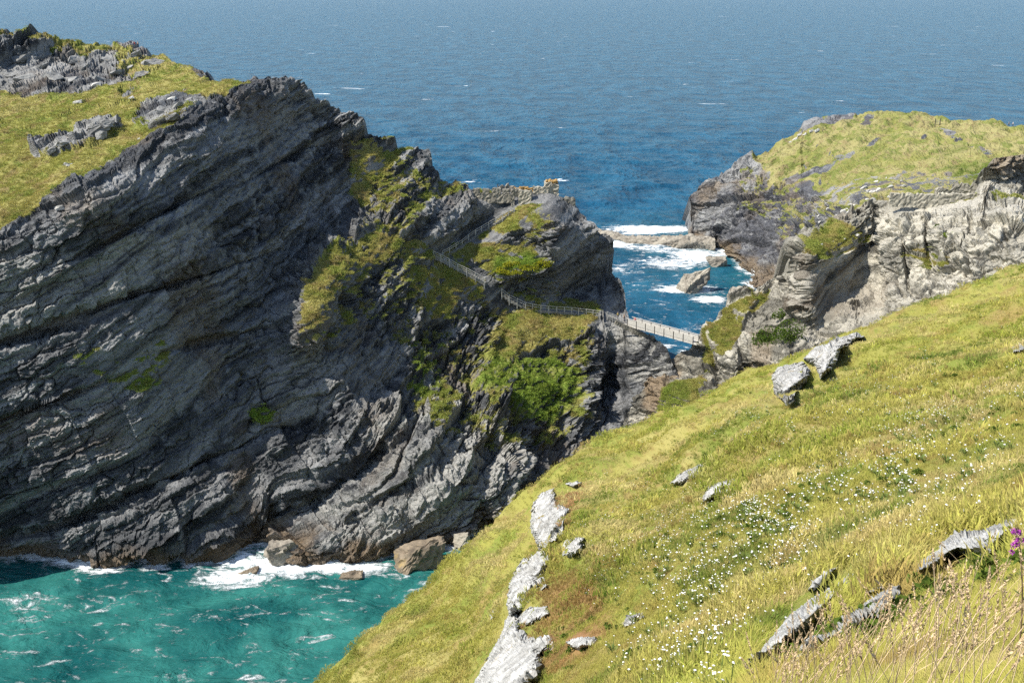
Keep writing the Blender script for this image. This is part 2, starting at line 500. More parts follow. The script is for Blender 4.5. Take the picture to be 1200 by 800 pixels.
isl_dabs = [
 (390, 575, 75, 18, 42, 9, 1.0),        # sea cave between the big cliff and the low spur
 (300, 612, 40, 14, 25, 5, 1.0),
 (372, 345, 30, 58, -25, -9, 1.5),      # sunlit grass buttress
 (440, 465, 45, 40, 0, 2.0, 1.0),
 (560, 265, 45, 14, 28, 5, 1.0),        # hollow under the castle wall
 (675, 335, 38, 22, 0, 3, 1.0),
 (705, 470, 14, 55, -12, 7, 1.0),       # gully beside the neck
 (622, 560, 10, 50, -8, 4, 1.0),
 (585, 400, 12, 40, -20, 4, 1.0),
 (150, 350, 150, 5, 18, 4, 1.0), (50, 390, 75, 5, 15, 4, 1.0), (255, 398, 60, 4, 12, 3, 1.0), (200, 560, 120, 5, 24, 3.5, 1.0), (90, 608, 100, 4, 18, 3, 1.0), (60, 470, 70, 3.5, 20, 3, 1.0), (190, 250, 90, 4, 28, 3, 1.0), (330, 190, 50, 4, 30, 3, 1.0),
 (480, 590, 55, 4, 20, 3, 1.0), (520, 545, 60, 4, 28, 3, 1.0),
 (55, 70, 50, 16, 5, 6, 1.0),           # crags at the top
 (130, 62, 20, 8, 5, 4, 1.0),
 (90, 162, 48, 12, 20, -4.5, 1.5),
 (195, 138, 42, 8, 18, -4, 1.5),
 (650, 255, 14, 30, 0, -2, 1.0),
]
isl_polys = [
 (0, 1.0, [(-300, 110), (0, 108), (40, 104), (85, 104), (100, 96), (150, 92), (190, 82), (215, 82), (235, 84), (262, 92), (296, 94), (262, 108), (238, 122), (228, 140), (215, 152), (190, 168), (160, 178), (120, 205), (80, 222), (40, 252), (0, 278), (-300, 360)]),
 (0, 0.0, [(35, 182), (50, 165), (90, 147), (138, 138), (143, 155), (110, 172), (60, 186)]),
 (0, 0.0, [(150, 143), (180, 125), (245, 110), (238, 125), (215, 140), (180, 150)]),
 (0, 0.0, [(140, 107), (165, 98), (168, 104), (148, 112)]),
 (0, 0.7, [(60, 30), (200, 62), (240, 84), (180, 86), (130, 75), (140, 60), (60, 45), (-300, 30)]),
 (0, 0.52, [(410, 165), (465, 168), (500, 195), (560, 222), (600, 240), (640, 236), (655, 260), (645, 300), (650, 330), (700, 366), (692, 400), (682, 440), (680, 500), (650, 525), (600, 522), (540, 505), (500, 515), (476, 470), (480, 410), (440, 375), (405, 385), (350, 402), (345, 372), (365, 312), (395, 288), (425, 255), (410, 200)]),
 (0, 0.05, [(470, 262), (505, 240), (560, 232), (605, 240), (560, 275), (515, 292), (500, 280)]),
 (0, 0.05, [(480, 172), (500, 182), (512, 212), (490, 212)]),
 (0, 0.9, [(412, 168), (458, 168), (466, 182), (455, 205), (440, 218), (432, 240), (415, 238), (410, 200)]),
 (0, 0.9, [(395, 290), (430, 270), (470, 275), (510, 280), (505, 300), (470, 305), (440, 315), (405, 345), (385, 380), (350, 402), (345, 372), (352, 345), (365, 312)]),
 (0, 0.95, [(465, 330), (480, 308), (510, 306), (540, 320), (565, 335), (560, 360), (540, 350), (525, 370), (500, 375), (490, 350)]),
 (0, 1.0, [(530, 296), (555, 288), (600, 292), (645, 300), (648, 312), (620, 326), (590, 330), (560, 322)]),
 (0, 0.9, [(573, 268), (585, 255), (612, 236), (622, 240), (612, 256), (600, 268), (588, 276)]),
 (0, 0.95, [(590, 372), (620, 362), (690, 368), (688, 385), (660, 400), (640, 398), (620, 408), (580, 418), (575, 400)]),
 (0, 0.85, [(565, 425), (600, 418), (650, 408), (672, 440), (672, 470), (650, 500), (625, 490), (600, 455), (575, 450)]),
 (3, 0.9, [(565, 425), (600, 418), (650, 408), (672, 440), (672, 470), (650, 500), (625, 490), (600, 455), (575, 450)]),
 (3, 1.0, [(575, 305), (620, 300), (648, 304), (640, 318), (600, 330), (575, 328)]),
 (3, 0.6, [(477, 400), (520, 395), (530, 440), (490, 470)]),
 (3, 0.5, [(95, 410), (190, 398), (200, 440), (160, 455), (100, 440)]),
 (0, 0.75, [(95, 412), (190, 398), (200, 440), (160, 455), (100, 440)]),
 (3, 1.0, [(295, 470), (325, 472), (310, 495), (292, 490)]),
 (0, 1.0, [(295, 470), (325, 472), (310, 495), (292, 490)]),
 (1, 0.45, [(-200, 25), (190, 60), (240, 85), (160, 110), (-200, 125)]),
 (1, 0.6, [(30, 130), (250, 100), (240, 150), (40, 190)]),
 (1, 0.85, [(0, 300), (90, 300), (180, 270), (260, 265), (320, 235), (310, 260), (200, 320), (60, 380), (0, 400)]),
 (1, 1.0, [(700, 385), (740, 378), (790, 415), (775, 450), (740, 450), (715, 420)]),
 (1, 1.0, [(400, 480), (480, 440), (560, 480), (640, 520), (600, 600), (480, 640), (340, 640), (440, 520)]),
 (1, 0.4, [(300, 430), (480, 400), (480, 470), (420, 500), (320, 500)]),
]
ISL = make_land('island_cliffs', -150, 880, 900, 520, isl_top, isl_bot, ctrl, isl_dabs, M_ISLE, isl_polys,
                lambda p: rock_relief(p, 1.0, 1.0, 1.6, 1.1, 1), seed=11,
                disp_polys=[(1.55, [(440, 220), (490, 285), (500, 325), (555, 350), (600, 378), (690, 388), (680, 500), (600, 560), (430, 480), (400, 350), (410, 260)]), (0.8, [(-200, 20), (200, 55), (240, 90), (-200, 120)]), (0.62, [(-300, 200), (250, 110), (300, 90), (400, 200), (340, 300), (340, 420), (300, 600), (-300, 700)]), (0.12, [(535, 212), (690, 225), (690, 262), (650, 262), (600, 275), (560, 250)]), (0.06, [(500, 290), (520, 292), (607, 346), (690, 357), (742, 369), (742, 388), (690, 378), (596, 370), (555, 340), (505, 314)]), (0.06, [(500, 316), (520, 285), (598, 228), (622, 236), (603, 274), (530, 318)]),
                            (0.45, [(690, 370), (740, 375), (790, 415), (790, 520), (700, 520)]), (0.5, [(655, 235), (700, 290), (720, 360), (650, 355)]),
                            (0.5, [(320, 420), (480, 400), (480, 460), (440, 480), (330, 500)])])

# ---- crag and castle rock on the mainland side
crag_top = [(720, 520), (735, 470), (760, 445), (778, 436), (784, 419), (797, 411), (810, 404), (820, 394), (824, 382), (836, 372), (854, 360), (876, 344), (892, 338), (904, 331), (926, 324), (929, 303), (936, 286), (950, 275), (975, 256), (1000, 245), (1012, 237), (1020, 235), (1045, 236), (1100, 234), (1130, 232), (1146, 228), (1153, 214), (1158, 196), (1166, 185), (1200, 181), (1300, 175), (1500, 170)]
crag_bot = [(720, 580), (760, 560), (1500, 420)]
cc = [
 (720, 540, 196), (735, 480, 203), (770, 440, 208), (787, 425, 209), (830, 376, 212), (860, 358, 214), (885, 341, 215), (924, 326, 214), (930, 304, 211), (940, 285, 212), (975, 257, 217), (1012, 238, 219), (1045, 237, 216), (1100, 235, 214), (1150, 224, 212), (1158, 197, 212), (1200, 182, 214), (1400, 175, 216),
 (760, 520, 196), (800, 470, 194), (800, 440, 202), (820, 410, 207), (860, 440, 192), (850, 390, 206), (880, 400, 199), (900, 420, 190), (920, 350, 209), (915, 390, 201), (935, 330, 204), (946, 300, 202), (948, 350, 199), (948, 400, 192), (952, 302, 202), (953, 350, 200), (954, 392, 196), (975, 300, 206), (975, 350, 204), (1000, 300, 209.5), (1004, 345, 207.5), (1017, 308, 211.5), (942, 330, 201), (941, 370, 197),
 (960, 310, 204), (1022, 290, 213), (1000, 330, 207), (985, 360, 200), (1020, 320, 209), (980, 270, 211), (1000, 285, 211), (1030, 300, 205), (1040, 340, 196), (1000, 375, 193), (1060, 270, 206), (1060, 320, 198), (1100, 260, 203), (1100, 300, 196), (1100, 340, 188), (1130, 290, 193), (1150, 250, 200), (1160, 240, 203), (1180, 237, 203), (1190, 250, 193), (1200, 270, 188), (1160, 280, 190), (1200, 310, 181), (1200, 228, 210.5), (1180, 210, 212), (1165, 226, 211), (1175, 234, 207), (1300, 300, 180), (1400, 250, 190), (1500, 400, 160), (1200, 380, 175), (1000, 450, 178), (800, 560, 180),
]
crag_dabs = [ (1088, 290, 3, 40, 4, 2.2, 1.0), (1136, 280, 3, 36, -6, 2.0, 1.0), (1062, 310, 2.5, 30, 3, 1.6, 1.0), (1178, 272, 3, 24, 0, 1.8, 1.0), (870, 420, 4, 30, 10, 2.5, 1.0), (840, 440, 4, 40, 14, 2.5, 1.0), (815, 450, 4, 40, 14, 2.2, 1.0),
 (878, 438, 14, 12, 0, 4, 2.0), (895, 395, 9, 8, 0, 3, 2.0), 
 (1028, 300, 5, 60, 3, 3, 1.0), (1098, 312, 14, 6, 10, -1.5, 1.0), (1185, 215, 30, 6, 0, 1.5, 1.0),
]
crag_polys = [
 (1, 0.15, [(700, 150), (1500, 150), (1500, 600), (700, 600)]),
 (1, 0.9, [(1010, 240), (1030, 245), (1030, 280), (1018, 262)]),
 (1, 1.0, [(1130, 230), (1155, 222), (1180, 240), (1230, 235), (1230, 262), (1150, 262), (1090, 255), (1090, 242)]),
 (1, 0.8, [(1080, 330), (1110, 310), (1130, 330), (1120, 345)]),
 (1, 0.75, [(930, 300), (948, 310), (960, 390), (940, 410), (930, 360)]),
 (1, 0.0, [(1150, 175), (1500, 160), (1500, 232), (1180, 234), (1155, 222)]),
 (2, 0.6, [(1155, 180), (1230, 175), (1230, 200), (1165, 205)]),
 (0, 0.95, [(940, 290), (975, 262), (1000, 265), (1018, 275), (1010, 290), (980, 305), (950, 300)]),
 (0, 0.8, [(1050, 300), (1090, 292), (1115, 305), (1105, 318), (1060, 308)]),
 (0, 0.85, [(822, 392), (850, 366), (880, 345), (900, 345), (880, 372), (868, 400), (850, 418), (825, 425), (812, 408)]),
 (0, 0.9, [(795, 440), (825, 430), (830, 470), (800, 490), (765, 490), (775, 450)]),
 (3, 0.55, [(780, 440), (810, 440), (805, 490), (770, 490)]),
 (2, 0.8, [(752, 440), (785, 425), (785, 450), (760, 500), (745, 480)]),
 (2, 0.5, [(875, 385), (900, 380), (900, 430), (885, 440)]),
 (0, 0.95, [(1045, 234), (1150, 228), (1140, 238), (1060, 241)]),
 (0, 0.6, [(1150, 238), (1230, 232), (1230, 245), (1180, 250)]),
]
CRAG = make_land('mainland_crag', 722, 1420, 620, 280, crag_top, crag_bot, cc, crag_dabs, M_CRAG, crag_polys,
                 lambda p: rock_relief(p, 0.5, 0.6, 2.1, 0.7, 41, 0.75), seed=51, apron=(1.2, 3, 7, 14, 26, 45), apron_drop=(0.5, 0.02), tidal=False,
                 disp_polys=[(0.18, [(1032, 222), (1100, 220), (1152, 210), (1156, 236), (1150, 250), (1035, 254)]), (0.35, [(950, 305), (1020, 285), (1025, 320), (980, 375), (950, 395)])])

# ---- headland far right
nose_top = [(800, 292), (806, 280), (809, 262), (812, 248), (816, 234), (830, 215), (870, 193), (900, 175), (938, 153), (942, 141), (955, 136), (1000, 133), (1040, 130), (1080, 132), (1120, 139), (1160, 143), (1200, 148), (1300, 150), (1500, 160)]
nose_bot = [(800, 305), (826, 318), (842, 342), (860, 350), (900, 360), (1000, 335), (1500, 330)]
nw = [(800, 287), (815, 287), (838, 292), (850, 300), (826, 309), (838, 324), (862, 334), (885, 340), (905, 344)]
nc = [WL(x, y) for x, y in nw] + [WL(x, y + 14, -5) for x, y in nw]
nc += [(806, 278, 396), (811, 255, 402), (820, 233, 406), (870, 195, 412), (910, 172, 418), (945, 145, 425), (1000, 134, 428), (1040, 131, 425), (1120, 140, 410), (1185, 147, 395), (1300, 152, 380), (1500, 160, 360),
 (850, 280, 372), (850, 250, 385), (880, 300, 348), (900, 320, 328), (900, 250, 370), (900, 210, 392), (950, 180, 400), (950, 220, 368), (950, 260, 332), (1000, 165, 395), (1000, 200, 358), (1000, 235, 318), (1050, 170, 378), (1060, 220, 320), (1100, 180, 355), (1100, 215, 318), (1160, 180, 345), (1180, 160, 375), (1200, 220, 290), (1000, 300, 285), (1200, 300, 262), (1500, 300, 250), (920, 300, 332), (870, 320, 332)]
nose_dabs = [(868, 321, 6, 8, 0, 9, 2.0), (843, 280, 5, 10, -20, 6, 1.0), (960, 141, 18, 5, 5, -3, 1.5), (1185, 260, 200, 20, 0, 8, 1.0)]
nose_polys = [
 (0, 0.5, [(870, 200), (900, 190), (960, 240), (950, 290), (920, 290), (900, 250), (860, 240)]),
 (0, 1.0, [(880, 188), (940, 150), (960, 128), (1500, 120), (1500, 340), (1000, 330), (930, 300), (945, 250), (965, 240), (985, 222), (960, 225), (950, 210), (900, 215), (905, 198)]),
 (0, 0.56, [(975, 222), (1000, 205), (1060, 200), (1120, 210), (1160, 200), (1160, 225), (1040, 232), (1000, 250), (960, 275), (945, 260)]),
 (0, 0.1, [(910, 206), (950, 197), (975, 188), (1035, 159), (1033, 163), (1000, 181), (962, 201), (920, 213)]),
 (0, 0.0, [(940, 152), (940, 136), (1004, 130), (1002, 138), (960, 145)]),
 (0, 0.15, [(1003, 140), (1025, 135), (1022, 146), (1006, 148)]),
 (0, 0.35, [(1080, 160), (1098, 155), (1094, 160), (1080, 166)]),
 (0, 0.3, [(1098, 145), (1106, 150), (1125, 165), (1165, 180), (1160, 183), (1118, 168), (1100, 153)]),
 (1, 0.8, [(975, 215), (1000, 202), (1060, 198), (1060, 206), (1010, 222), (990, 245), (965, 262), (960, 245)]),
 (1, 0.8, [(935, 157), (960, 150), (960, 155), (940, 165)]),
 (3, 1.0, [(1110, 200), (1165, 188), (1165, 215), (1110, 212)]),
 (3, 0.8, [(1105, 175), (1135, 172), (1130, 180), (1108, 182)]),
 (2, 0.5, [(820, 225), (880, 200), (900, 190), (900, 196), (850, 225), (820, 245)]),
]
NOSE = make_land('far_headland', 801, 1420, 560, 240, nose_top, nose_bot, nc, nose_dabs, M_NOSE, nose_polys,
                 lambda p: rock_relief(p, 0.9, 1.2, 1.6, 1.3, 81, 1.5), seed=91, apron=(2, 6, 14, 28, 55, 100), apron_drop=(0.25, 0.004), warp=6.0, grass_amp=0.12, gb_amp=1.3,
                 disp_polys=[(0.3, [(880, 195), (940, 120), (1500, 110), (1500, 235), (1050, 235), (1000, 250), (950, 230), (930, 215)])])

# ---- grassy hillside in the foreground
slo_top = [(250, 905), (300, 858), (365, 800), (420, 748), (500, 680), (560, 624), (600, 592), (640, 562), (700, 522), (750, 493), (800, 470), (850, 448), (900, 428), (950, 408), (1000, 385), (1050, 366), (1100, 350), (1150, 332), (1200, 312), (1300, 275), (1500, 200)]
slo_bot = [(250, 1150), (1500, 1150)]
sc = [(365, 800, 78), (250, 905, 70), (450, 722, 83), (560, 624, 92), (640, 562, 97), (700, 522, 101), (800, 470, 108), (900, 428, 112), (1000, 385, 114), (1100, 350, 117), (1200, 312, 119), (1350, 255, 119), (1500, 200, 119),
 (1200, 800, 3.6), (1000, 800, 5.0), (900, 800, 6.8), (800, 800, 10), (700, 800, 17), (640, 800, 24), (590, 800, 31), (480, 800, 58), (420, 800, 68),
 (1200, 700, 6.2), (1100, 700, 7.8), (1000, 700, 10.5), (900, 700, 14.5), (800, 700, 21), (700, 700, 32), (650, 700, 39), (610, 710, 46), (560, 720, 68), (500, 740, 74),
 (1200, 600, 11.5), (1100, 600, 15), (1000, 600, 20), (900, 600, 27), (800, 600, 38), (700, 600, 54), (660, 610, 62), (615, 620, 84), (640, 590, 86),
 (1200, 500, 24), (1100, 500, 32), (1000, 500, 43), (900, 500, 58), (800, 520, 74), (720, 550, 84), (1200, 420, 48), (1100, 430, 58), (1000, 440, 74), (900, 460, 88), (1200, 360, 82), (1100, 385, 88),
 (1500, 800, 2.4), (1500, 600, 5.5), (1500, 450, 18), (1500, 330, 55), (1350, 500, 17), (1350, 350, 66),
 (1200, 1150, 1.25), (1500, 1150, 1.1), (1000, 1150, 1.6), (800, 1150, 3.5), (600, 1150, 11), (450, 1150, 36), (250, 1150, 52), (350, 1000, 58), (500, 950, 42), (600, 950, 20), (800, 950, 6), (1000, 950, 2.8), (1200, 950, 2.0)]
slo_dabs = []
slo_polys = [
 (0, 1.0, [(0, 0), (2000, 0), (2000, 2000), (0, 2000)]),
 (3, 0.75, [(640, 700), (680, 670), (700, 690), (720, 720), (700, 770), (660, 780), (625, 790), (625, 740)]),
 (3, 0.6, [(660, 575), (690, 565), (680, 590), (665, 620), (650, 625)]),
]
SLOPE = make_land('grassy_hillside', 260, 1480, 520, 330, slo_top, slo_bot, sc, slo_dabs, M_SLOPE, slo_polys,
                  lambda p: fbm(p * 0.16, 4, 140) * np.clip(p[:, 1] / 55.0, 0.02, 1) ** 1.2 * 0.9, seed=131, apron=(0.6, 1.5, 4, 9, 18, 30), apron_drop=(0.45, 0.03), tidal=False, grass_amp=1.0, gb_amp=0.0, tidal_rock=False, warp=6.0, slope_lo=-0.6, slope_hi=-0.3)
# ------------------------------------------------------------------ sea
def shore_points():
    pts = []
    for L in (ISL, NOSE, CRAG):
        w = L.W[L.na:].reshape(-1, 3)
        pts.append(w[np.abs(w[:, 2]) < 0.5][:, :2])
    p = np.concatenate(pts)
    return p[rng.permutation(len(p))[:2200]]

def sea_material():
    t = NT('sea_water')
    p = t.pos()
    at = t.new('ShaderNodeAttribute', attribute_name='mask')
    sep = t.new('ShaderNodeSeparateColor'); t.l.new(at.outputs['Color'], sep.inputs[0])
    FO, SH, ND = sep.outputs[0], sep.outputs[1], sep.outputs[2]
    cwm = t.new('ShaderNodeMapping'); cwm.inputs['Scale'].default_value = (1.0, 0.6, 1.0); t.l.new(p, cwm.inputs[0]); cwv = cwm.outputs[0]
    n_big = t.noise(cwv, 0.045, 4, 0.7, 0.3)
    n_mid = t.noise(p, 0.06, 5, 0.6, 0.5)
    deep = t.mix(t.range(n_big, 0.3, 0.7), (0.006, 0.046, 0.098), (0.017, 0.098, 0.178))  # dark and bright blue noise paints the glitter of distant chop into the colour
    teal = t.mix(t.range(n_mid, 0.3, 0.7), (0.006, 0.066, 0.068), (0.034, 0.175, 0.150))
    col = t.mix(SH, deep, teal)
    # foam: lacy streaks that thicken where the surf is
    sw = t.new('ShaderNodeMapping'); sw.inputs['Scale'].default_value = (0.75, 1.7, 1.0); t.l.new(p, sw.inputs[0])
    f1 = t.noise(sw.outputs[0], 0.22, 7, 0.68, 1.4)
    f2 = t.noise(p, 1.1, 5, 0.7, 0.8)
    ff = t.math('ADD', t.math('MULTIPLY', f1, 0.72), t.math('MULTIPLY', f2, 0.28))
    lim = t.math('SUBTRACT', 0.72, t.math('MULTIPLY', FO, 0.42))
    foam = t.range(t.math('SUBTRACT', ff, lim), -0.05, 0.10)
    # far whitecaps
    cw = t.new('ShaderNodeMapping'); cw.inputs['Scale'].default_value = (0.5, 1.0, 1.0); t.l.new(p, cw.inputs[0])
    wc = t.noise(cw.outputs[0], 0.030, 5, 0.72, 0.4)
    caps = t.range(wc, 0.665, 0.70, 0, 0.9)
    foam = t.math('MAXIMUM', foam, t.math('MULTIPLY', caps, t.math('SUBTRACT', 1.0, ND)))
    col = t.mix(foam, col, (0.80, 0.84, 0.84))
    t.put(t.b.inputs['Base Color'], col)
    t.put(t.b.inputs['Roughness'], t.range(foam, 0, 1, 0.22, 0.9))
    t.b.inputs['IOR'].default_value = 1.33
    t.put(t.b.inputs['Specular IOR Level'], t.range(foam, 0, 1, 0.025, 0.1))
    w1 = t.noise(sw.outputs[0], 0.16, 6, 0.62, 0.7)
    w2 = t.noise(sw.outputs[0], 0.55, 4, 0.55, 0.5)
    h = t.math('ADD', t.math('MULTIPLY', w1, 1.9), t.math('MULTIPLY', w2, 0.28))
    h = t.math('ADD', h, t.math('MULTIPLY', n_big, t.math('ADD', 1.2, t.math('MULTIPLY', t.math('SUBTRACT', 1.0, ND), 7.0))))
    h = t.math('ADD', h, t.math('MULTIPLY', foam, 0.25))
    t.put(t.b.inputs['Normal'], t.bump(h, 1.0, 1.0))
    return t.m

def build_sea():
    sh = shore_points()
    ang = np.radians(np.concatenate([np.linspace(-75, -31, 14)[:-1], np.linspace(-31, 31, 620), np.linspace(31, 75, 14)[1:]]))
    r = np.concatenate([np.linspace(20, 118, 12)[:-1], np.geomspace(118, 900, 330)[:-1], np.geomspace(900, 90000, 60)])
    R, A = np.meshgrid(r, ang, indexing='ij')
    X = R * np.sin(A); Y = R * np.cos(A)
    # distance to the shore, on a raster
    cs = 1.6
    gx = np.arange(-140, 190, cs); gy = np.arange(100, 470, cs)
    GX, GY = np.meshgrid(gx, gy)
    q = np.stack([GX.ravel(), GY.ravel()], -1).astype(np.float32); D = np.full(len(q), 1e9, np.float32)
    shf = sh.astype(np.float32)
    for a in range(0, len(shf), 60):
        b = shf[a:a + 60]
        D = np.minimum(D, ((q[:, None, 0] - b[None, :, 0])**2 + (q[:, None, 1] - b[None, :, 1])**2).min(1))
    D = np.sqrt(D).reshape(GX.shape)
    d = bilerp(D, gx[0], cs, gy[0], cs, X, Y)
    inside = (X > gx[0]) & (X < gx[-1]) & (Y > gy[0]) & (Y < gy[-1])
    d = np.where(inside, d, 60.0)
    PXs, PYs = proj(np.stack([X, Y, np.zeros_like(X)], -1))
    f = 0.75 * np.exp(-(d / 2.2)**1.2) + 0.12 * np.exp(-d / 12.0)
    # surf seen in the photograph: (pixel centre, half sizes, tilt, strength)
    for cx, cy, rx, ry, s in [(335, 660, 95, 20, 0.95), (270, 678, 65, 16, 0.75), (430, 668, 55, 13, 0.6), (20, 705, 60, 14, 0.5), (60, 690, 80, 10, 0.2), (190, 765, 110, 18, 0.22), (300, 790, 70, 16, 0.4), (330, 755, 90, 20, 0.15), (150, 735, 160, 40, 0.10),
                              (722, 285, 32, 7, 0.85), (770, 291, 55, 8, 0.68), (815, 299, 40, 11, 0.8), (785, 308, 60, 11, 0.62), (800, 339, 48, 7, 0.85), (832, 351, 26, 6, 0.95), (765, 269, 62, 5.5, 1.0), (720, 315, 45, 12, 0.45), (782, 403, 20, 6, 0.55), (800, 412, 12, 10, 0.5), (770, 380, 40, 10, 0.2), (500, 640, 22, 8, 0.9), (470, 675, 30, 8, 0.45), (545, 640, 20, 5, 0.5), (760, 340, 40, 4, 0.3), (770, 360, 60, 20, 0.12)]:
        e = np.exp(-(((PXs - cx) / rx)**2 + ((PYs - cy) / ry)**2) ** 1.1)
        f = np.maximum(f, s * e + 0.25 * f)
    f = np.maximum(f, 0.255 * (1 - sstep(330, 420, R)) + 0.04)
    shal = 1 - sstep(185, 300, Y + 0.2 * np.abs(X))
    shal = np.maximum(shal * 1.0, 0.5 * np.exp(-d / 30.0))
    near = 1 - sstep(330, 520, R)
    M = np.stack([np.clip(f, 0, 1.3), np.clip(shal, 0, 1), near, np.ones_like(X)], -1)
    p = np.stack([X, Y, np.zeros_like(X)], -1).reshape(-1, 3)
    Z = (0.55 * fbm(p * np.array([0.03, 0.07, 1]), 3, 301) + 0.28 * fbm(p * np.array([0.14, 0.25, 1]), 3, 311)).reshape(X.shape)
    Z = Z * (1 - sstep(500, 900, R)) + 0.35 * np.clip(f, 0, 1) * fbm(p * 0.5, 3, 321).reshape(X.shape) * near
    W = np.stack([X, Y, Z], -1)
    o = grid_obj('sea', W, sea_material(), M, flip=True)
    tag(o, kind='structure')
    return o
build_sea()
# ------------------------------------------------------------------ turf, heath and flowers (instanced ground cover)
def blade_material():
    t = NT('grass_blades')
    tint = t.new('ShaderNodeAttribute', attribute_name='tint', attribute_type='INSTANCER')
    bv = t.new('ShaderNodeAttribute', attribute_name='bv')
    sep = t.new('ShaderNodeSeparateColor'); t.l.new(bv.outputs['Color'], sep.inputs[0])
    c = t.mix(t.math('MULTIPLY', sep.outputs[1], 0.55), tint.outputs['Color'], (0.40, 0.31, 0.12))
    v = t.new('ShaderNodeHueSaturation'); t.put(v.inputs['Color'], c)
    t.put(v.inputs['Value'], t.range(sep.outputs[0], 0, 1, 0.65, 1.3, False))
    d = t.new('ShaderNodeBsdfDiffuse'); tr = t.new('ShaderNodeBsdfTranslucent'); m = t.new('ShaderNodeMixShader')
    t.l.new(v.outputs[0], d.inputs[0]); t.l.new(v.outputs[0], tr.inputs[0]); m.inputs[0].default_value = 0.3
    t.l.new(d.outputs[0], m.inputs[1]); t.l.new(tr.outputs[0], m.inputs[2]); t.l.new(m.outputs[0], t.out.inputs[0])
    return t.m
M_BLADE = blade_material()

def clump(name, n, rad, hmin, hmax, wid, lean, dry, seed, mat=None):
    r = np.random.default_rng(seed)
    V, F, BV = [], [], []
    for k in range(n):
        a = r.uniform(0, 6.28); d = rad * math.sqrt(r.uniform(0, 1))
        x, y = d * math.cos(a), d * math.sin(a)
        h = r.uniform(hmin, hmax); w = wid * r.uniform(0.6, 1.3)
        la = r.normal(0, 0.6); ll = lean * r.uniform(0.4, 1.4) * h
        lx, ly = math.cos(la) * ll + x * 0.25, math.sin(la) * ll + y * 0.25
        f = r.uniform(0, 6.28); wx, wy = math.cos(f) * w / 2, math.sin(f) * w / 2
        i = len(V)
        V += [(x - wx, y - wy, -0.05 * h), (x + wx, y + wy, -0.05 * h), (x + lx * 0.35 - wx * 0.8, y + ly * 0.35 - wy * 0.8, h * 0.6), (x + lx * 0.35 + wx * 0.8, y + ly * 0.35 + wy * 0.8, h * 0.6), (x + lx, y + ly, h * (1.0 - 0.25 * lean))]
        F += [(i, i + 1, i + 3, i + 2), (i + 2, i + 3, i + 4)]
        b = r.uniform(0, 1); dr = 1.0 if r.uniform() < dry else 0.0
        BV += [(b, dr * 0.6, 0, 1)] * 2 + [(b, dr * 0.9 + 0.05, 0, 1)] * 2 + [(b, min(1, dr + 0.35), 0, 1)]
    o = mesh_obj(name, V, F, mat or M_BLADE, smooth=False, link=False)
    at = o.data.attributes.new('bv', 'FLOAT_COLOR', 'POINT')
    at.data.foreach_set('color', np.array(BV, np.float32).reshape(-1))
    return o

def scatter(name, pts, rot, scl, tint, inst, label=None, cat=None):
    """one ground-cover object: a copy of inst on every point"""
    me = bpy.data.meshes.new(name)
    me.vertices.add(len(pts)); me.vertices.foreach_set('co', np.asarray(pts, np.float32).reshape(-1))
    for nm, ty, arr, key in (('rot', 'FLOAT_VECTOR', rot, 'vector'), ('scl', 'FLOAT', scl, 'value'), ('tint', 'FLOAT_COLOR', tint, 'color')):
        at = me.attributes.new(nm, ty, 'POINT'); at.data.foreach_set(key, np.asarray(arr, np.float32).reshape(-1))
    o = bpy.data.objects.new(name, me); COL.objects.link(o)
    ng = bpy.data.node_groups.new(name + '_scatter', 'GeometryNodeTree')
    ng.interface.new_socket('Geometry', in_out='INPUT', socket_type='NodeSocketGeometry')
    ng.interface.new_socket('Geometry', in_out='OUTPUT', socket_type='NodeSocketGeometry')
    n = ng.nodes
    gi, go = n.new('NodeGroupInput'), n.new('NodeGroupOutput')
    oi = n.new('GeometryNodeObjectInfo'); oi.inputs['Object'].default_value = inst
    ip = n.new('GeometryNodeInstanceOnPoints')
    ar = n.new('GeometryNodeInputNamedAttribute'); ar.data_type = 'FLOAT_VECTOR'; ar.inputs[0].default_value = 'rot'
    asx = n.new('GeometryNodeInputNamedAttribute'); asx.data_type = 'FLOAT'; asx.inputs[0].default_value = 'scl'
    er = n.new('FunctionNodeEulerToRotation')
    ng.links.new(gi.outputs[0], ip.inputs['Points']); ng.links.new(oi.outputs['Geometry'], ip.inputs['Instance'])
    ng.links.new(ar.outputs['Attribute'], er.inputs[0]); ng.links.new(er.outputs[0], ip.inputs['Rotation'])
    ng.links.new(asx.outputs['Attribute'], ip.inputs['Scale'])
    ng.links.new(ip.outputs[0], go.inputs[0])
    md = o.modifiers.new('scatter', 'NODES'); md.node_group = ng
    tag(o, label, cat, kind='stuff')
    return o

def mixc(a, b, f):
    return a + (b - a) * f[:, None]

def segdist(poly, x, y):
    d = np.full(x.shape, 1e9)
    for (x1, y1), (x2, y2) in zip(poly[:-1], poly[1:]):
        dx, dy = x2 - x1, y2 - y1
        t = np.clip(((x - x1) * dx + (y - y1) * dy) / (dx * dx + dy * dy + 1e-9), 0, 1)
        d = np.minimum(d, np.hypot(x - x1 - t * dx, y - y1 - t * dy))
    return d

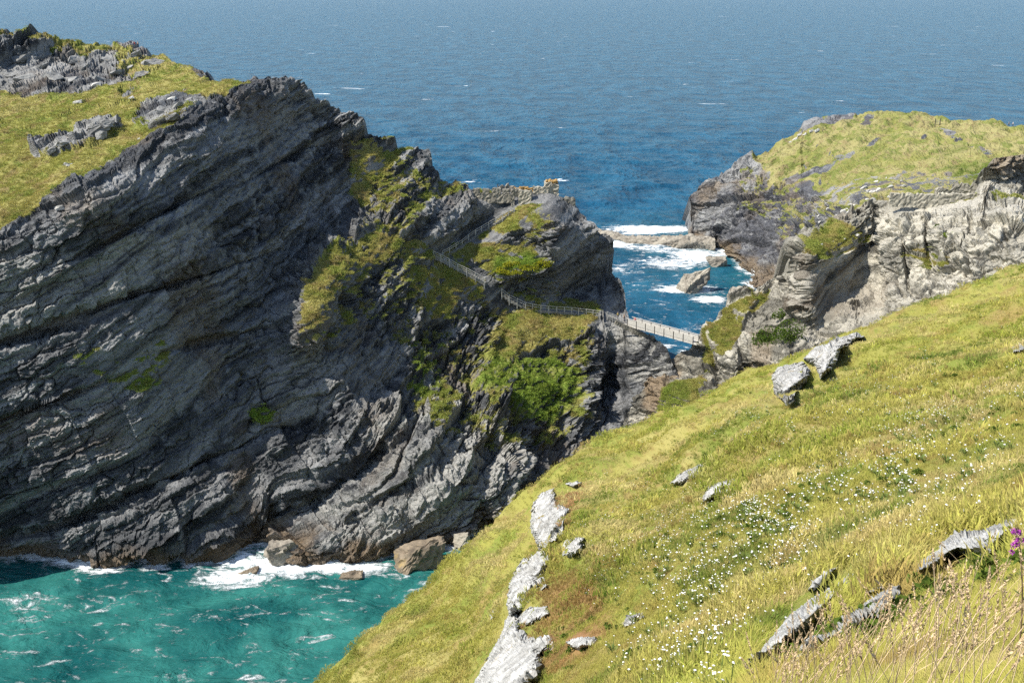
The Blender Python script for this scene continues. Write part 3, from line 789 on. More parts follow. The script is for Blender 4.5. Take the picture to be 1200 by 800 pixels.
# foreground rocks: outlines on the hillside as seen in the photograph; (outline, height in metres, relief scale, label)
ROCKS = [
 ([(625, 588), (637, 576), (648, 572), (652, 588), (668, 597), (660, 611), (660, 622), (644, 638), (633, 646), (627, 632), (622, 618), (623, 603)], 0.85, 'grey layered crest rock at the top of the hillside rib'),
 ([(657, 640), (668, 629), (684, 630), (682, 645), (670, 653), (660, 650)], 0.28, 'compact pale pitted boulder in the grass beside the rock rib'),
 ([(597, 690), (602, 672), (612, 656), (622, 650), (640, 647), (645, 656), (638, 672), (628, 684), (642, 680), (640, 687), (624, 698), (608, 716), (598, 722), (594, 708)], 0.9, 'broken grey outcrop with white cap on the rock rib'),
 ([(606, 722), (622, 711), (641, 710), (643, 719), (622, 731), (608, 734)], 0.25, 'flat pale slab lying on red-brown turf beside the rib'),
 ([(552, 806), (572, 770), (588, 742), (594, 722), (606, 716), (610, 736), (622, 744), (648, 744), (650, 756), (636, 768), (630, 790), (616, 815), (600, 840), (565, 840)], 0.9, 'long jagged lower part of the grey rock rib above red turf'),
 ([(664, 752), (680, 746), (700, 747), (698, 754), (680, 760), (670, 758)], 0.3, 'small white slab on the red-brown turf patch'),
 ([(728, 732), (736, 722), (753, 717), (755, 723), (742, 731), (734, 735)], 0.25, 'small white stone alone in the green grass'),
 ([(820, 585), (832, 568), (858, 561), (870, 562), (860, 572), (838, 584), (824, 588)], 0.4, 'broad smooth white slab in the flowery grass'),
 ([(874, 570), (880, 560), (890, 560), (895, 566), (888, 571), (878, 573)], 0.3, 'small white stone just beside the broad white slab'),
 ([(785, 567), (795, 556), (822, 543), (829, 546), (815, 560), (798, 567)], 0.35, 'dark thin-bedded ledge of weathered slate in the grass'),
 ([(905, 440), (912, 430), (925, 427), (940, 424), (950, 432), (946, 446), (932, 460), (918, 470), (908, 462)], 1.5, 'stacked grey crag block on the edge of the hillside'),
 ([(942, 420), (955, 408), (975, 400), (1003, 390), (1012, 394), (985, 410), (978, 430), (962, 444), (956, 428)], 1.3, 'pale jumbled rocks above the crag block on the hillside edge'),
 ([(872, 790), (888, 765), (905, 745), (925, 720), (950, 700), (985, 680), (1010, 660), (1045, 637), (1054, 637), (1020, 665), (990, 690), (975, 705), (960, 722), (940, 742), (915, 755), (895, 775)], 0.24, 'long diagonal slab of grey bedded rock across the turf'),
 ([(935, 760), (950, 745), (975, 740), (990, 725), (1010, 710), (1035, 695), (1058, 685), (1052, 705), (1030, 720), (1000, 735), (970, 748), (945, 765)], 0.22, 'white-topped bedded slab below the long diagonal slab'),
 ([(948, 690), (955, 678), (975, 662), (982, 664), (968, 678), (955, 690)], 0.2, 'small grey ledge above the long diagonal slab'),
 ([(1014, 694), (1030, 684), (1046, 678), (1044, 686), (1025, 694)], 0.12, 'thin white ledge between the two diagonal slabs'),
 ([(1071, 668), (1078, 656), (1100, 643), (1104, 635), (1120, 624), (1150, 621), (1175, 612), (1200, 600), (1215, 600), (1205, 615), (1178, 632), (1160, 652), (1120, 650), (1095, 665), (1078, 674)], 0.27, 'thick white overhanging slab with dark underside in tall grass'),
 ([(922, 778), (935, 766), (945, 764), (935, 775), (925, 785)], 0.12, 'tiny grey ledge under the white-topped bedded slab'),
 ([(664, 567), (676, 563), (682, 566), (672, 570)], 0.3, 'thin pale slab at the brow above the rock rib'),
 ([(1182, 408), (1192, 402), (1204, 402), (1200, 410), (1188, 414)], 0.3, 'flat grey stone half sunk high on the hillside'),
 ([(574, 722), (580, 712), (584, 714), (580, 722), (575, 726)], 0.35, 'small pale stone on the lower grass beyond the rib'),
]

def rock_mat(name, dark, mid, light, scale=6.0):
    t = NT(name)
    b = t.bed((-0.45, -0.3, 0.85), 0.22)
    n1 = t.noise(b, 2.2 * scale / 6, 5, 0.7, 0.4); n2 = t.noise(t.pos(), 1.6 * scale / 6, 5, 0.7); n3 = t.noise(b, 9.0 * scale / 6, 4, 0.7)
    s = t.math('ADD', t.math('MULTIPLY', n1, 0.55), t.math('MULTIPLY', n2, 0.45))
    c = t.ramp(s, [(0.32, dark), (0.44, mid), (0.56, light), (0.7, tuple(min(0.85, x * 1.25) for x in light))])
    c = t.mix(t.range(n3, 0.38, 0.30, 0, 0.5), c, dark)
    c = t.mix(t.range(t.noise(t.pos(), 0.9 * scale / 6, 4), 0.62, 0.75, 0, 0.6), c, (0.38, 0.27, 0.10))
    t.put(t.b.inputs['Base Color'], c); t.b.inputs['Roughness'].default_value = 0.85; t.b.inputs['Specular IOR Level'].default_value = 0.25
    t.put(t.b.inputs['Normal'], t.bump(t.math('ADD', n3, n1), 0.8, 0.5 / scale))
    return t.m
M_FROCK = rock_mat('lichened_slate', (0.07, 0.068, 0.06), (0.25, 0.243, 0.222), (0.45, 0.44, 0.41), 6.0)
M_BOULDER = rock_mat('wet_brown_boulder', (0.055, 0.045, 0.035), (0.145, 0.115, 0.08), (0.25, 0.20, 0.14), 2.0)
M_SHORE = rock_mat('shore_rock', (0.08, 0.07, 0.055), (0.20, 0.175, 0.14), (0.33, 0.30, 0.24), 1.5)
M_BLOCK = rock_mat('crag_block', (0.07, 0.07, 0.066), (0.155, 0.153, 0.143), (0.27, 0.265, 0.245), 3.0)
M_LOOSE = rock_mat('loose_stone', (0.16, 0.155, 0.14), (0.33, 0.32, 0.29), (0.52, 0.50, 0.45), 3.0)

from mathutils.bvhtree import BVHTree
def slope_bvh():
    W = SLOPE.W; ny, nx = W.shape[:2]; idx = np.arange(nx * ny).reshape(ny, nx)
    f = np.stack([idx[:-1, :-1], idx[1:, :-1], idx[1:, 1:], idx[:-1, 1:]], -1).reshape(-1, 4)
    return BVHTree.FromPolygons(W.reshape(-1, 3).tolist(), f.tolist())
SBVH = slope_bvh()
def hill_depth(X, Y):
    """forward distance at which the line of sight of each photo pixel meets the hillside"""
    out = SLOPE.depth(X, Y); c = Vector((0, 0, CAMH)); d = P(X, Y, np.full(X.shape, 10.0)) - np.array([0, 0, CAMH])
    for i in np.ndindex(X.shape):
        h = SBVH.ray_cast(c, Vector(d[i]).normalized())[0]
        if h is not None and abs(h.y - out[i]) < 0.35 * out[i]: out[i] = h.y
    return out
def slope_at(x, y):
    """hillside point and normal for photo pixels"""
    Y = SLOPE.depth(x, y)
    p = P(x, y, Y)
    h = fbm(p.reshape(-1, 3) * 0.16, 4, 140).reshape(x.shape) * np.clip(p[..., 1] / 55.0, 0.02, 1) ** 1.2 * 0.9
    e = 2.0
    dx = P(x + e, y, SLOPE.depth(x + e, y)) - p; dy = P(x, y + e, SLOPE.depth(x, y + e)) - p
    n = np.cross(dy, dx); n /= np.linalg.norm(n, axis=-1, keepdims=True) + 1e-9
    return p + n * h[..., None], n

def outcrop(poly, H, label, k):
    xs = [q[0] for q in poly]; ys = [q[1] for q in poly]
    st = max(0.8, math.sqrt((max(xs) - min(xs)) * (max(ys) - min(ys)) / 5500.0))
    gx = np.arange(min(xs) - 7, max(xs) + 7.01, st); gy = np.arange(min(ys) - 7, max(ys) + 7.01, st)
    X, Y = np.meshgrid(gx, gy)
    p, n = slope_at(X, Y)
    mpp = np.median(p[..., 1]) / FPX
    nz = fbm(p.reshape(-1, 3) / (mpp * 9), 3, 400 + k).reshape(X.shape)
    d = segdist(list(poly) + [poly[0]], X, Y)
    d = np.where(inpoly(poly, X, Y), d, -d) + 1.2 * nz + 0.8
    ext = float(d.max())
    prof = np.where(d > 0, 1 - np.exp(-d / (0.12 * ext + 1.2)), 0.0)
    Ys = hill_depth(X, Y)
    e = 3.0
    pf = slope_at(X, Y - e)[0]; dY = np.maximum(pf[..., 1] - p[..., 1], 1e-3)
    ts = np.clip(-(pf[..., 2] - p[..., 2]) / dY, 0.0, 2.0)
    ga = np.median(np.clip(tdown(Y) - ts, 0.08, 1.0))
    bulge = min(H / ga, 0.32 * float(np.median(Ys)))
    top = np.clip((max(ys) - Y) / (max(ys) - min(ys) + 1e-6), 0, 1)
    ins = d > 0
    low = np.where(ins, Y, -1e9).max(0)                      # foot of the rock in each column
    face = np.clip(0.55 * H * FPX / Ys, 2.0, 0.45 * (max(ys) - min(ys)))
    thick = np.maximum(ins.sum(0) * st, 2.0)
    face = np.minimum(face, 0.38 * thick[None, :])
    foot = np.clip((low[None, :] - Y) / face, 0, 1) ** 0.8
    Yr = Ys - bulge * np.minimum(prof, foot) * (1.0 - 0.35 * top)
    Yr = np.where(d < 0, Ys + 0.1 * bulge - d * mpp * 2.0, Yr)
    W = P(X, Y, Yr)
    W[..., 2] -= np.where(d < 0, 0.10 * H - d * mpp, 0)
    N = gnormal(blur(W, 2, 2))
    s = mpp * 6.0
    rel = rock_relief(W.reshape(-1, 3), 0.3, 1.2, 1.0, 0.5, 500 + k, s * 0.6).reshape(X.shape)
    W = W + N * (np.clip(rel * 0.75, -0.5 * H, 0.4 * H) * sstep(0.3, 4.5, d))[..., None]
    o = grid_obj('rock_outcrop', W, M_FROCK, smooth=False)
    # keep the rock itself and a buried skirt
    bm = bmesh.new(); bm.from_mesh(o.data); bm.verts.ensure_lookup_table()
    dd = d.reshape(-1)
    bmesh.ops.delete(bm, geom=[v for v in bm.verts if dd[v.index] < -3.0], context='VERTS')
    bm.to_mesh(o.data); bm.free()
    tag(o, label, 'rock outcrop')
    return o
for k, (poly, H, lab) in enumerate(ROCKS): outcrop(poly, H, lab, k)

# hillside grass: even density over the visible hillside, three clump sizes by distance
TRACKS = [[(560, 690), (640, 600), (760, 540), (880, 470), (960, 432), (1060, 385), (1200, 335)], [(480, 790), (560, 740), (600, 690)], [(560, 640), (640, 590), (720, 545)], [(430, 760), (520, 700), (580, 640)]]
FLOWER_AREAS = [([(850, 500), (960, 440), (1030, 450), (980, 490), (900, 520)], 110), ([(740, 560), (830, 540), (940, 560), (1000, 600), (900, 620), (800, 610)], 90), ([(660, 580), (760, 570), (760, 680), (700, 690)], 70),
                ([(740, 600), (860, 610), (950, 640), (920, 700), (880, 760), (820, 780), (780, 720), (730, 660)], 330), ([(940, 610), (1060, 560), (1100, 590), (980, 660)], 70), ([(1020, 470), (1140, 440), (1200, 470), (1120, 510), (1040, 520)], 80), ([(760, 720), (860, 770), (840, 800), (740, 800)], 90), ([(900, 520), (1100, 510), (1100, 560), (950, 580)], 80), ([(660, 560), (800, 500), (1150, 380), (1200, 420), (1180, 640), (900, 700)], 160), ([(1040, 640), (1120, 590), (1140, 600), (1060, 640)], 25)]
G_GREEN = np.array([0.27, 0.315, 0.05]); G_OLIVE = np.array([0.40, 0.38, 0.085]); G_STRAW = np.array([0.62, 0.51, 0.23]); G_DARK = np.array([0.115, 0.18, 0.028]); G_BROWN = np.array([0.36, 0.235, 0.09]); G_RED = np.array([0.36, 0.15, 0.085])

def turf_tint(p, px, py):
    a = 0.5 + 0.5 * fbm(p * np.array([0.05, 0.05, 0.05]), 3, 601)
    b = 0.5 + 0.45 * fbm(p * 0.35, 4, 611, 0.6)
    c = 0.5 + 0.45 * fbm(p * 1.3, 3, 621)
    d = 0.5 + 0.4 * fbm(p * 0.16, 3, 631)
    t = mixc(np.tile(G_OLIVE, (len(p), 1)), G_GREEN, sstep(0.35, 0.7, b))
    t = mixc(t, G_STRAW, 0.85 * sstep(0.50, 0.80, d) * sstep(0.3, 0.6, c))
    t = mixc(t, G_DARK, 0.95 * sstep(0.58, 0.82, b) * sstep(0.25, 0.6, a))
    t = mixc(t, G_BROWN, 0.7 * sstep(0.66, 0.9, c))
    left = sstep(640, 560, px - 0.25 * (py - 700))
    t = mixc(t, G_OLIVE * 1.1, 0.35 * left)
    tr = np.min([segdist(q, px, py) for q in TRACKS], 0) + 5 * (c - 0.5)
    t = mixc(t, G_STRAW * 1.05, 0.75 * (1 - sstep(2.0, 9.0, tr)) * sstep(0.25, 0.5, d + 0.15))
    rw = 7 * (b - 0.5) * 2
    for poly, w in (([(640, 695), (660, 672), (682, 668), (702, 690), (722, 722), (716, 748), (690, 775), (655, 790), (622, 800), (626, 745)], 0.55), ([(660, 578), (690, 560), (684, 590), (668, 622), (652, 632), (660, 600)], 0.7)):
        m = inpoly(poly, px + rw, py + rw)
        t = np.where((m & (c + 0.5 * b > 0.72))[:, None], t * (1 - w) + G_RED * w, t)
    return t * (0.82 + 0.36 * rng.random((len(p), 1)))

def rock_cover(px, py):
    m = np.zeros(px.shape, bool)
    for poly, H, lab in ROCKS:
        m |= inpoly(poly, px, py)
    return m

def hillside_grass():
    near = [clump('grass_clump_near', 40, 0.10, 0.04, 0.13, 0.0045, 0.9, 0.30, 1)]
    mid = [clump('grass_clump_mid', 56, 0.24, 0.035, 0.12, 0.011, 0.9, 0.28, 2)]
    far = [clump('grass_clump_far', 60, 0.55, 0.05, 0.15, 0.030, 0.8, 0.25, 3)]
    N = 190000
    px = rng.uniform(255, 1330, N); py = rng.uniform(190, 900, N)
    ok = py > interp(slo_top, px) - 1
    px, py = px[ok], py[ok]
    dep = SLOPE.depth(px, py); ok = ~rock_cover(px, py)
    for k in (0.05, 0.10, 0.16): ok &= ~rock_cover(px - 0.5 * k * FPX / dep, py - k * FPX / dep) | (rng.random(len(px)) < 0.03)
    px, py = px[ok], py[ok]
    p, n = slope_at(px, py)
    Y = p[:, 1]
    tint = turf_tint(p, px, py)
    for nm, inst, lo, hi, keep, lab in (('long_grass', near[0], 1.0, 10, 0.85, 'windblown yellow-green grass among the seeding stalks'), ('hillside_grass', mid[0], 10, 34, 0.7, 'short yellow-green turf between the flowers of the hillside'), ('brow_grass', far[0], 34, 140, 0.85, 'short straw-tinted turf along the brow and lower hillside')):
        yy = Y * (1 + 0.15 * rng.normal(size=len(Y)))
        m = (yy >= lo) & (yy < hi) & (rng.random(len(Y)) < keep)
        k = m.sum()
        rot = np.stack([rng.normal(0, 0.12, k) - 0.15, rng.normal(0, 0.12, k), rng.normal(0.45, 0.45, k)], -1)
        big = np.clip(0.5 + 0.55 * fbm(p[m] * 0.45, 4, 641, 0.65), 0, 1.1)
        scl = (0.6 + 0.95 * big * big) * rng.uniform(0.75, 1.25, k)
        tn = np.concatenate([tint[m] * (0.85 + 0.3 * big[:, None]), np.ones((k, 1))], 1)
        scatter(nm, p[m] - n[m] * 0.02, rot, scl, tn, inst, lab, 'grass')
hillside_grass()

# heath tussocks and turf on the island, crag and headland
def land_turf(L, name, num, inst, cols, smin, smax, label, thr=0.55, ztop=None):
    W = L.W[L.na:]; M = L.M[L.na:]; T = L.tone[L.na:]; N = L.N[L.na:]
    g = (M[..., 0] + 1.0 * (T[..., 3] - 0.5) > thr) & (N[..., 2] > 0.15)
    j, i = np.nonzero(g)
    k = rng.choice(len(j), min(num, len(j)), replace=False)
    j, i = j[k], i[k]
    p = W[j, i]; t = T[j, i]; gr = M[j, i, 3]
    c = mixc(np.tile(np.array(cols[0]), (len(p), 1)), np.array(cols[1]), sstep(0.35, 0.7, t[:, 2]))
    c = mixc(c, np.array(cols[2]), sstep(0.5, 0.75, t[:, 3]))
    c = mixc(c, np.array(cols[3]), 0.8 * sstep(0.55, 0.75, t[:, 1]))
    c = mixc(c, np.array(cols[4]), gr)
    c = c * (1.45 + 0.6 * rng.random((len(p), 1)))
    n = len(p)
    rot = np.stack([rng.normal(0, 0.2, n), rng.normal(0, 0.2, n), rng.uniform(0, 6.28, n)], -1)
    scatter(name, p, rot, rng.uniform(smin, smax, n) * (0.7 + 0.6 * t[:, 3]), np.concatenate([c, np.ones((n, 1))], 1), inst, label, 'grass')
tus = clump('heath_clump', 46, 0.6, 0.08, 0.28, 0.08, 0.6, 0.2, 5)
land_turf(ISL, 'island_turf', 26000, tus, TURF_ISLE, 0.5, 1.1, 'tussocky yellow-green turf on the island top and ledges')
land_turf(CRAG, 'crag_turf', 5000, tus, TURF_ISLE, 0.4, 0.9, 'thin brownish turf on the pale mainland crag')
land_turf(NOSE, 'headland_turf', 14000, tus, TURF_NOSE, 0.35, 0.8, 'smooth yellow-green turf on the far headland')
# ------------------------------------------------------------------ rocks in the sea and on the shore
def lump(name, c, size, rotz, mat, label, cat='rock', seed=0, sub=4, flat=0.35, parts=None, rel=1.0, group=None):
    """a broken block of bedded rock, squared off and ledged"""
    r = np.random.default_rng(900 + seed)
    bm = bmesh.new()
    pts = r.normal(size=(15, 3)); pts = np.sign(pts) * np.abs(pts) ** 0.6; pts /= np.abs(pts).max(axis=1, keepdims=True) ** 0.8
    for q in pts / np.abs(pts).max(0): bm.verts.new(q)
    hull = bmesh.ops.convex_hull(bm, input=bm.verts[:])
    bmesh.ops.delete(bm, geom=[g for g in set(hull['geom_interior']) | set(hull['geom_unused']) if isinstance(g, bmesh.types.BMVert)], context='VERTS')
    bmesh.ops.triangulate(bm, faces=bm.faces[:])
    for _ in range(sub - 1): bmesh.ops.subdivide_edges(bm, edges=bm.edges[:], cuts=1, use_grid_fill=True)
    v = np.array([x.co[:] for x in bm.verts])
    sz = np.array(size) / 2.0
    p = v * sz
    n = v / sz; n /= np.linalg.norm(n, axis=1, keepdims=True)
    m = float(np.mean(size))
    w = p + np.array(c) + seed * 13.7
    h = rock_relief(w, 0.3, 0.8, 0.9, 1.2, 700 + seed, m / 16.0)
    p = p + n * (h * rel)[:, None]
    p[:, 2] += 0.28 * p[:, 0] * (size[2] / size[0])
    for x, q in zip(bm.verts, p): x.co = q
    me = bpy.data.meshes.new(name); bm.to_mesh(me); bm.free()
    me.materials.append(mat)
    o = bpy.data.objects.new(name, me); COL.objects.link(o)
    o.location = c; o.rotation_euler = (0, 0, rotz)
    tag(o, label, cat, group)
    return o

def lump_at(name, x0, y0, x1, y1, zb, mat, label, seed, depth_ratio=0.8, rotz=0.0, rel=1.0, cat='rock'):
    """block whose foot stands on height zb; sizes from the photo outline"""
    Y = float(Yz(y1, zb)); sc = Y / FPX / CP
    w = (x1 - x0) * sc; h = (y1 - y0) * sc * 1.05
    d = w * depth_ratio
    c = P((x0 + x1) / 2, y1, Y)
    return lump(name, (c[0], Y + d * 0.35, zb + h * 0.38), (w, d, h * 1.25), rotz, mat, label, cat, seed, rel=rel)
lump_at('boulder', 458, 640, 524, 667, 0.0, M_BOULDER, 'large flat brown boulder in the surf of the cove', 1, 0.7, 0.1)
lump_at('boulder', 495, 630, 520, 645, 0.2, M_BOULDER, 'smaller brown boulder behind the large one in the surf', 2)
lump_at('boulder', 462, 616, 482, 640, 0.6, M_SHORE, 'rounded grey boulder at the foot of the island cliff', 3, 0.9)
lump_at('boulder', 530, 622, 552, 642, 0.6, M_SHORE, 'grey boulder on the beach below the hillside brow', 4, 0.9)
lump_at('boulder', 484, 625, 502, 638, 0.4, M_SHORE, 'low grey boulder leaning beside the rounded boulder', 5, 0.9)
lump_at('sea_rock', 266, 668, 304, 679, -0.9, M_BOULDER, 'low dark rock awash in white foam off the cave', 6, 0.5, rel=0.5)
lump_at('sea_rock', 395, 672, 428, 681, -0.7, M_BOULDER, 'flat rock just breaking the surface in the cove', 7, 0.5, rel=0.5)
lump_at('sea_rock', 306, 635, 352, 660, 0.0, M_SHORE, 'yellowish shore rock at the tip of the low spur', 8, 0.6, 0.2)
lump_at('sea_rock', 794, 320, 829, 341, 0.0, M_SHORE, 'rock stack standing alone in the strait among surf', 9, 0.7, 0.2)
lump_at('shore_rock', 842, 343, 884, 355, 0.0, M_SHORE, 'low brown rock shelf on the near shore of the strait', 10, 0.6, 0.3)
lump_at('shore_rock', 828, 303, 852, 312, 0.0, M_SHORE, 'tilted brown ledge at the foot of the far headland', 11, 0.8, 0.3)
lump_at('shore_rock', 806, 281, 842, 290, 0.0, M_SHORE, 'ochre tidal shelf under the headland point', 12, 0.8, 0.1)

def ridge(name, line, mat, label, seed):
    """a low reef: line of (pixel x, waterline y, height m, half width m)"""
    a = np.array(line, float)
    c = P(a[:, 0], a[:, 1], Yz(a[:, 1], 0.0))
    k = np.linspace(0, len(a) - 1, 150); ix = np.arange(len(a))
    cx = np.interp(k, ix, c[:, 0]); cy = np.interp(k, ix, c[:, 1]); hh = np.interp(k, ix, a[:, 2]); ww = np.interp(k, ix, a[:, 3])
    th = np.linspace(0, math.pi, 34)
    TH, K = np.meshgrid(th, np.arange(150))
    ct = np.cos(TH); stt = np.sin(TH)
    X = cx[K]; Yy = cy[K] - np.sign(ct) * np.abs(ct) ** 0.7 * ww[K]; Z = (stt ** 0.6) * (hh[K] + 1.5) - 1.5
    W = np.stack([X, Yy, Z], -1)
    N = gnormal(blur(W, 3, 1))
    if N[..., 2].mean() < 0: N = -N
    h = rock_relief(W.reshape(-1, 3), 0.5, 0.8, 1.3, 1.0, 800 + seed, 0.8).reshape(W.shape[:2])
    W = W + N * h[..., None] * 0.8
    o = grid_obj(name, W, mat); tag(o, label, 'reef')
    return o
ridge('reef', [(678, 272, 2.5, 3), (695, 274, 2.2, 3.5), (715, 277, 1.6, 3), (735, 281, 2.0, 3.5), (760, 284, 2.6, 4), (785, 287, 2.8, 4), (810, 288, 3.2, 4.5), (836, 290, 3, 4)], M_SHORE, 'long low reef linking island and headland, breaking the swell', 1)

# loose stones and boulders on the turf of the headland and island
def stone_field(L, spots, label, group, seed, smin, smax, name='boulder', mat=None):
    protos = [lump(name, (0, 0, 0), (1.0, 0.75, 0.55), 0, mat or (M_BLOCK if name == 'rock_block' else M_LOOSE), label, 'boulder', seed + q, 3, rel=0.8, group=group) for q in range(3)]
    for k, (x, y) in enumerate(spots):
        o = protos[k] if k < 3 else protos[k % 3].copy()
        if k >= 3: COL.objects.link(o)
        o.location = L.surf(x, y)
        f = random.uniform(smin, smax)
        o.scale = (f * random.uniform(0.8, 1.5), f, f * random.uniform(0.8, 1.1)); o.rotation_euler = (random.uniform(-.2, .2), random.uniform(-.4, .0), random.uniform(-.6, .6))
sp = [(random.uniform(955, 1060), 0) for _ in range(46)]
sp = [(x, 268 - (x - 950) * 0.55 + random.uniform(-14, 14)) for x, _ in sp]
stone_field(NOSE, sp, 'pale grey boulder among many strewn on the headland slope above the crag', 'boulders strewn on the headland slope', 20, 0.8, 2.2)
stone_field(NOSE, [(937, 158), (943, 157), (951, 153), (957, 152), (931, 163), (926, 167)], 'whitish stone in the line below the headland tip outcrop', 'white stones below the tip outcrop', 30, 1.6, 3.0, 'stone')
stone_field(ISL, [(143, 119), (153, 115), (200, 118), (216, 106), (162, 163), (130, 190), (78, 193), (90, 120), (112, 100), (70, 245)], 'small pale stone lying loose on the sunny island turf', 'stones on the island turf', 40, 1.0, 1.9, 'stone')
stone_field(ISL, [(60, 176), (72, 168), (85, 162), (98, 157), (112, 152), (125, 147), (134, 144), (100, 168), (118, 160)], 'angular grey block in the long outcrop on the island turf', 'blocks of the turf outcrop', 60, 1.6, 3.6, 'rock_block')
stone_field(ISL, [(165, 140), (178, 133), (192, 129), (206, 124), (220, 119), (232, 115), (200, 138), (214, 131)], 'angular grey block in the outcrop beside the cliff edge', 'blocks of the cliff edge outcrop', 70, 1.4, 3.2, 'rock_block')
stone_field(ISL, [(x, y) for x, y in zip([10, 28, 45, 62, 80, 98, 116, 134, 150, 165, 20, 55, 90, 125, 155, 178], [88, 92, 82, 90, 94, 84, 92, 86, 80, 88, 70, 66, 72, 70, 66, 76])], 'weathered grey block tumbled in the crags at the island summit', 'blocks of the summit crags', 80, 2.0, 5.0, 'rock_block')
stone_field(CRAG, [(975, 284), (990, 280), (1003, 276), (962, 288), (1008, 283)], 'white stone on the turf cap of the crag block', 'stones on the crag cap', 50, 0.7, 1.4, 'stone')

# ------------------------------------------------------------------ built things
M_STONE = simple_mat('ruin_stone', (0.30, 0.275, 0.22), 0.9, 0.45, 1.6, 1.0, 5.0)
M_STONE_L = simple_mat('ruin_stone_light', (0.42, 0.385, 0.30), 0.9, 0.4, 1.6, 1.0, 5.0)
M_LICHEN = simple_mat('orange_lichen_top', (0.36, 0.22, 0.07), 0.95, 0.4, 2.0, 0.8, 6.0)
M_WOOD = simple_mat('weathered_timber', (0.56, 0.53, 0.47), 0.8, 0.3, 4.0, 0.3, 15.0)
M_WOOD_D = simple_mat('dark_timber', (0.10, 0.085, 0.07), 0.8, 0.3, 4.0, 0.3, 15.0)
M_PANEL = simple_mat('pale_mesh_panel', (0.47, 0.45, 0.40), 0.7, 0.15, 3.0)
M_STEP = simple_mat('slate_step', (0.27, 0.26, 0.235), 0.9, 0.3, 3.0, 0.6, 8.0)

def add_box(bm, c, s, rot=None, taper=0.0, jit=0.0):
    m = Matrix.Translation(Vector(c)) @ (rot.to_4x4() if rot else Matrix.Identity(4)) @ Matrix.Diagonal((s[0], s[1], s[2], 1))
    r = bmesh.ops.create_cube(bm, size=1.0, matrix=m)
    if taper or jit:
        for v in r['verts']:
            if taper and v.co.z > c[2]: v.co.x = c[0] + (v.co.x - c[0]) * (1 - taper); v.co.y = c[1] + (v.co.y - c[1]) * (1 - taper)
            if jit: v.co += Vector([random.uniform(-jit, jit) for _ in range(3)])
    return r

def bm_obj(name, bm, mat, parent=None, smooth=False, bevel=0.0):
    if bevel: bmesh.ops.bevel(bm, geom=bm.edges[:], offset=bevel, segments=1, affect='EDGES')
    me = bpy.data.meshes.new(name); bm.to_mesh(me); bm.free()
    if smooth: me.polygons.foreach_set('use_smooth', [True] * len(me.polygons))
    me.materials.append(mat)
    o = bpy.data.objects.new(name, me); COL.objects.link(o)
    if parent: o.parent = parent
    return o

def empty(name, loc):
    o = bpy.data.objects.new(name, None); COL.objects.link(o); o.location = loc
    return o

def beam(name, a, b, w, h, mat, parent, origin):
    """square bar from a to b (world), stored relative to origin"""
    a = Vector(a) - origin; b = Vector(b) - origin
    d = b - a; L = d.length
    rot = d.to_track_quat('X', 'Z').to_matrix()
    bm = bmesh.new(); add_box(bm, (a + b) / 2, (L, w, h), rot)
    return bm_obj(name, bm, mat, parent)

def wall_block(name, a, b, zb, zt, th, mat, parent, origin, seg=1.2, rough=0.12, topj=0.15, seed=0):
    """rubble masonry wall from a to b: a solid grid with uneven faces and an uneven top"""
    r = random.Random(seed)
    a = Vector(a); b = Vector(b); d = (b - a); L = d.length; d.normalize(); nrm = Vector((-d.y, d.x, 0))
    nx = max(3, int(L / seg * 3)); nz = max(3, int((zt - zb) / seg * 3)); ny = 2
    bm = bmesh.new(); V = {}
    for i in range(nx + 1):
        dz = r.uniform(-topj, topj)
        for j in range(ny + 1):
            for k in range(nz + 1):
                if 0 < i < nx and 0 < j < ny and 0 < k < nz: continue
                p = a + d * (L * i / nx) + nrm * (th * (j / ny - 0.5)); z = zb + (zt - zb + dz) * k / nz
                q = Vector((p.x, p.y, z)) + Vector([r.uniform(-rough, rough) for _ in range(3)])
                V[i, j, k] = bm.verts.new(q - origin)
    def f(*ks): bm.faces.new([V[k] for k in ks])
    for i in range(nx):
        for k in range(nz):
            f((i, 0, k), (i + 1, 0, k), (i + 1, 0, k + 1), (i, 0, k + 1)); f((i + 1, ny, k), (i, ny, k), (i, ny, k + 1), (i + 1, ny, k + 1))
        for j in range(ny):
            f((i, j, nz), (i + 1, j, nz), (i + 1, j + 1, nz), (i, j + 1, nz)); f((i, j + 1, 0), (i + 1, j + 1, 0), (i + 1, j, 0), (i, j, 0))
    for j in range(ny):
        for k in range(nz):
            f((0, j + 1, k), (0, j, k), (0, j, k + 1), (0, j + 1, k + 1)); f((nx, j, k), (nx, j + 1, k), (nx, j + 1, k + 1), (nx, j, k + 1))
    return bm_obj(name, bm, mat, parent)

def pv(px, py, Y): return Vector(P(px, py, Y))

# castle ruin on the island: battlemented wall, gateway, end block
YC = 237.5
org = pv(605, 236, YC)
ruin = empty('castle_ruin', org)
tag(ruin, 'ruined battlemented castle wall with gateway on the island knoll', 'ruin')
zc = lambda py, Y=YC: float(CAMH - Y * tdown(py))
wall_block('curtain_wall', pv(550, 230, YC + 1.5), pv(601, 230, YC), zc(238), zc(227.5), 0.9, M_STONE, ruin, org, seed=1)
for k, (x0, x1, yt) in enumerate([(555, 562, 222), (566, 573.5, 222), (577, 587, 221), (589, 597, 221.5)]):
    wall_block('merlon', pv(x0, 230, YC + 1.5 * (601 - x0) / 51), pv(x1, 230, YC + 1.5 * (601 - x1) / 51), zc(228), zc(yt), 0.85, M_STONE, ruin, org, seg=0.9, rough=0.07, topj=0.1, seed=10 + k)
wall_block('gate_jamb', pv(599, 230, YC - 0.2), pv(602.5, 230, YC - 0.2), zc(243), zc(221.5), 1.0, M_STONE, ruin, org, seed=21)
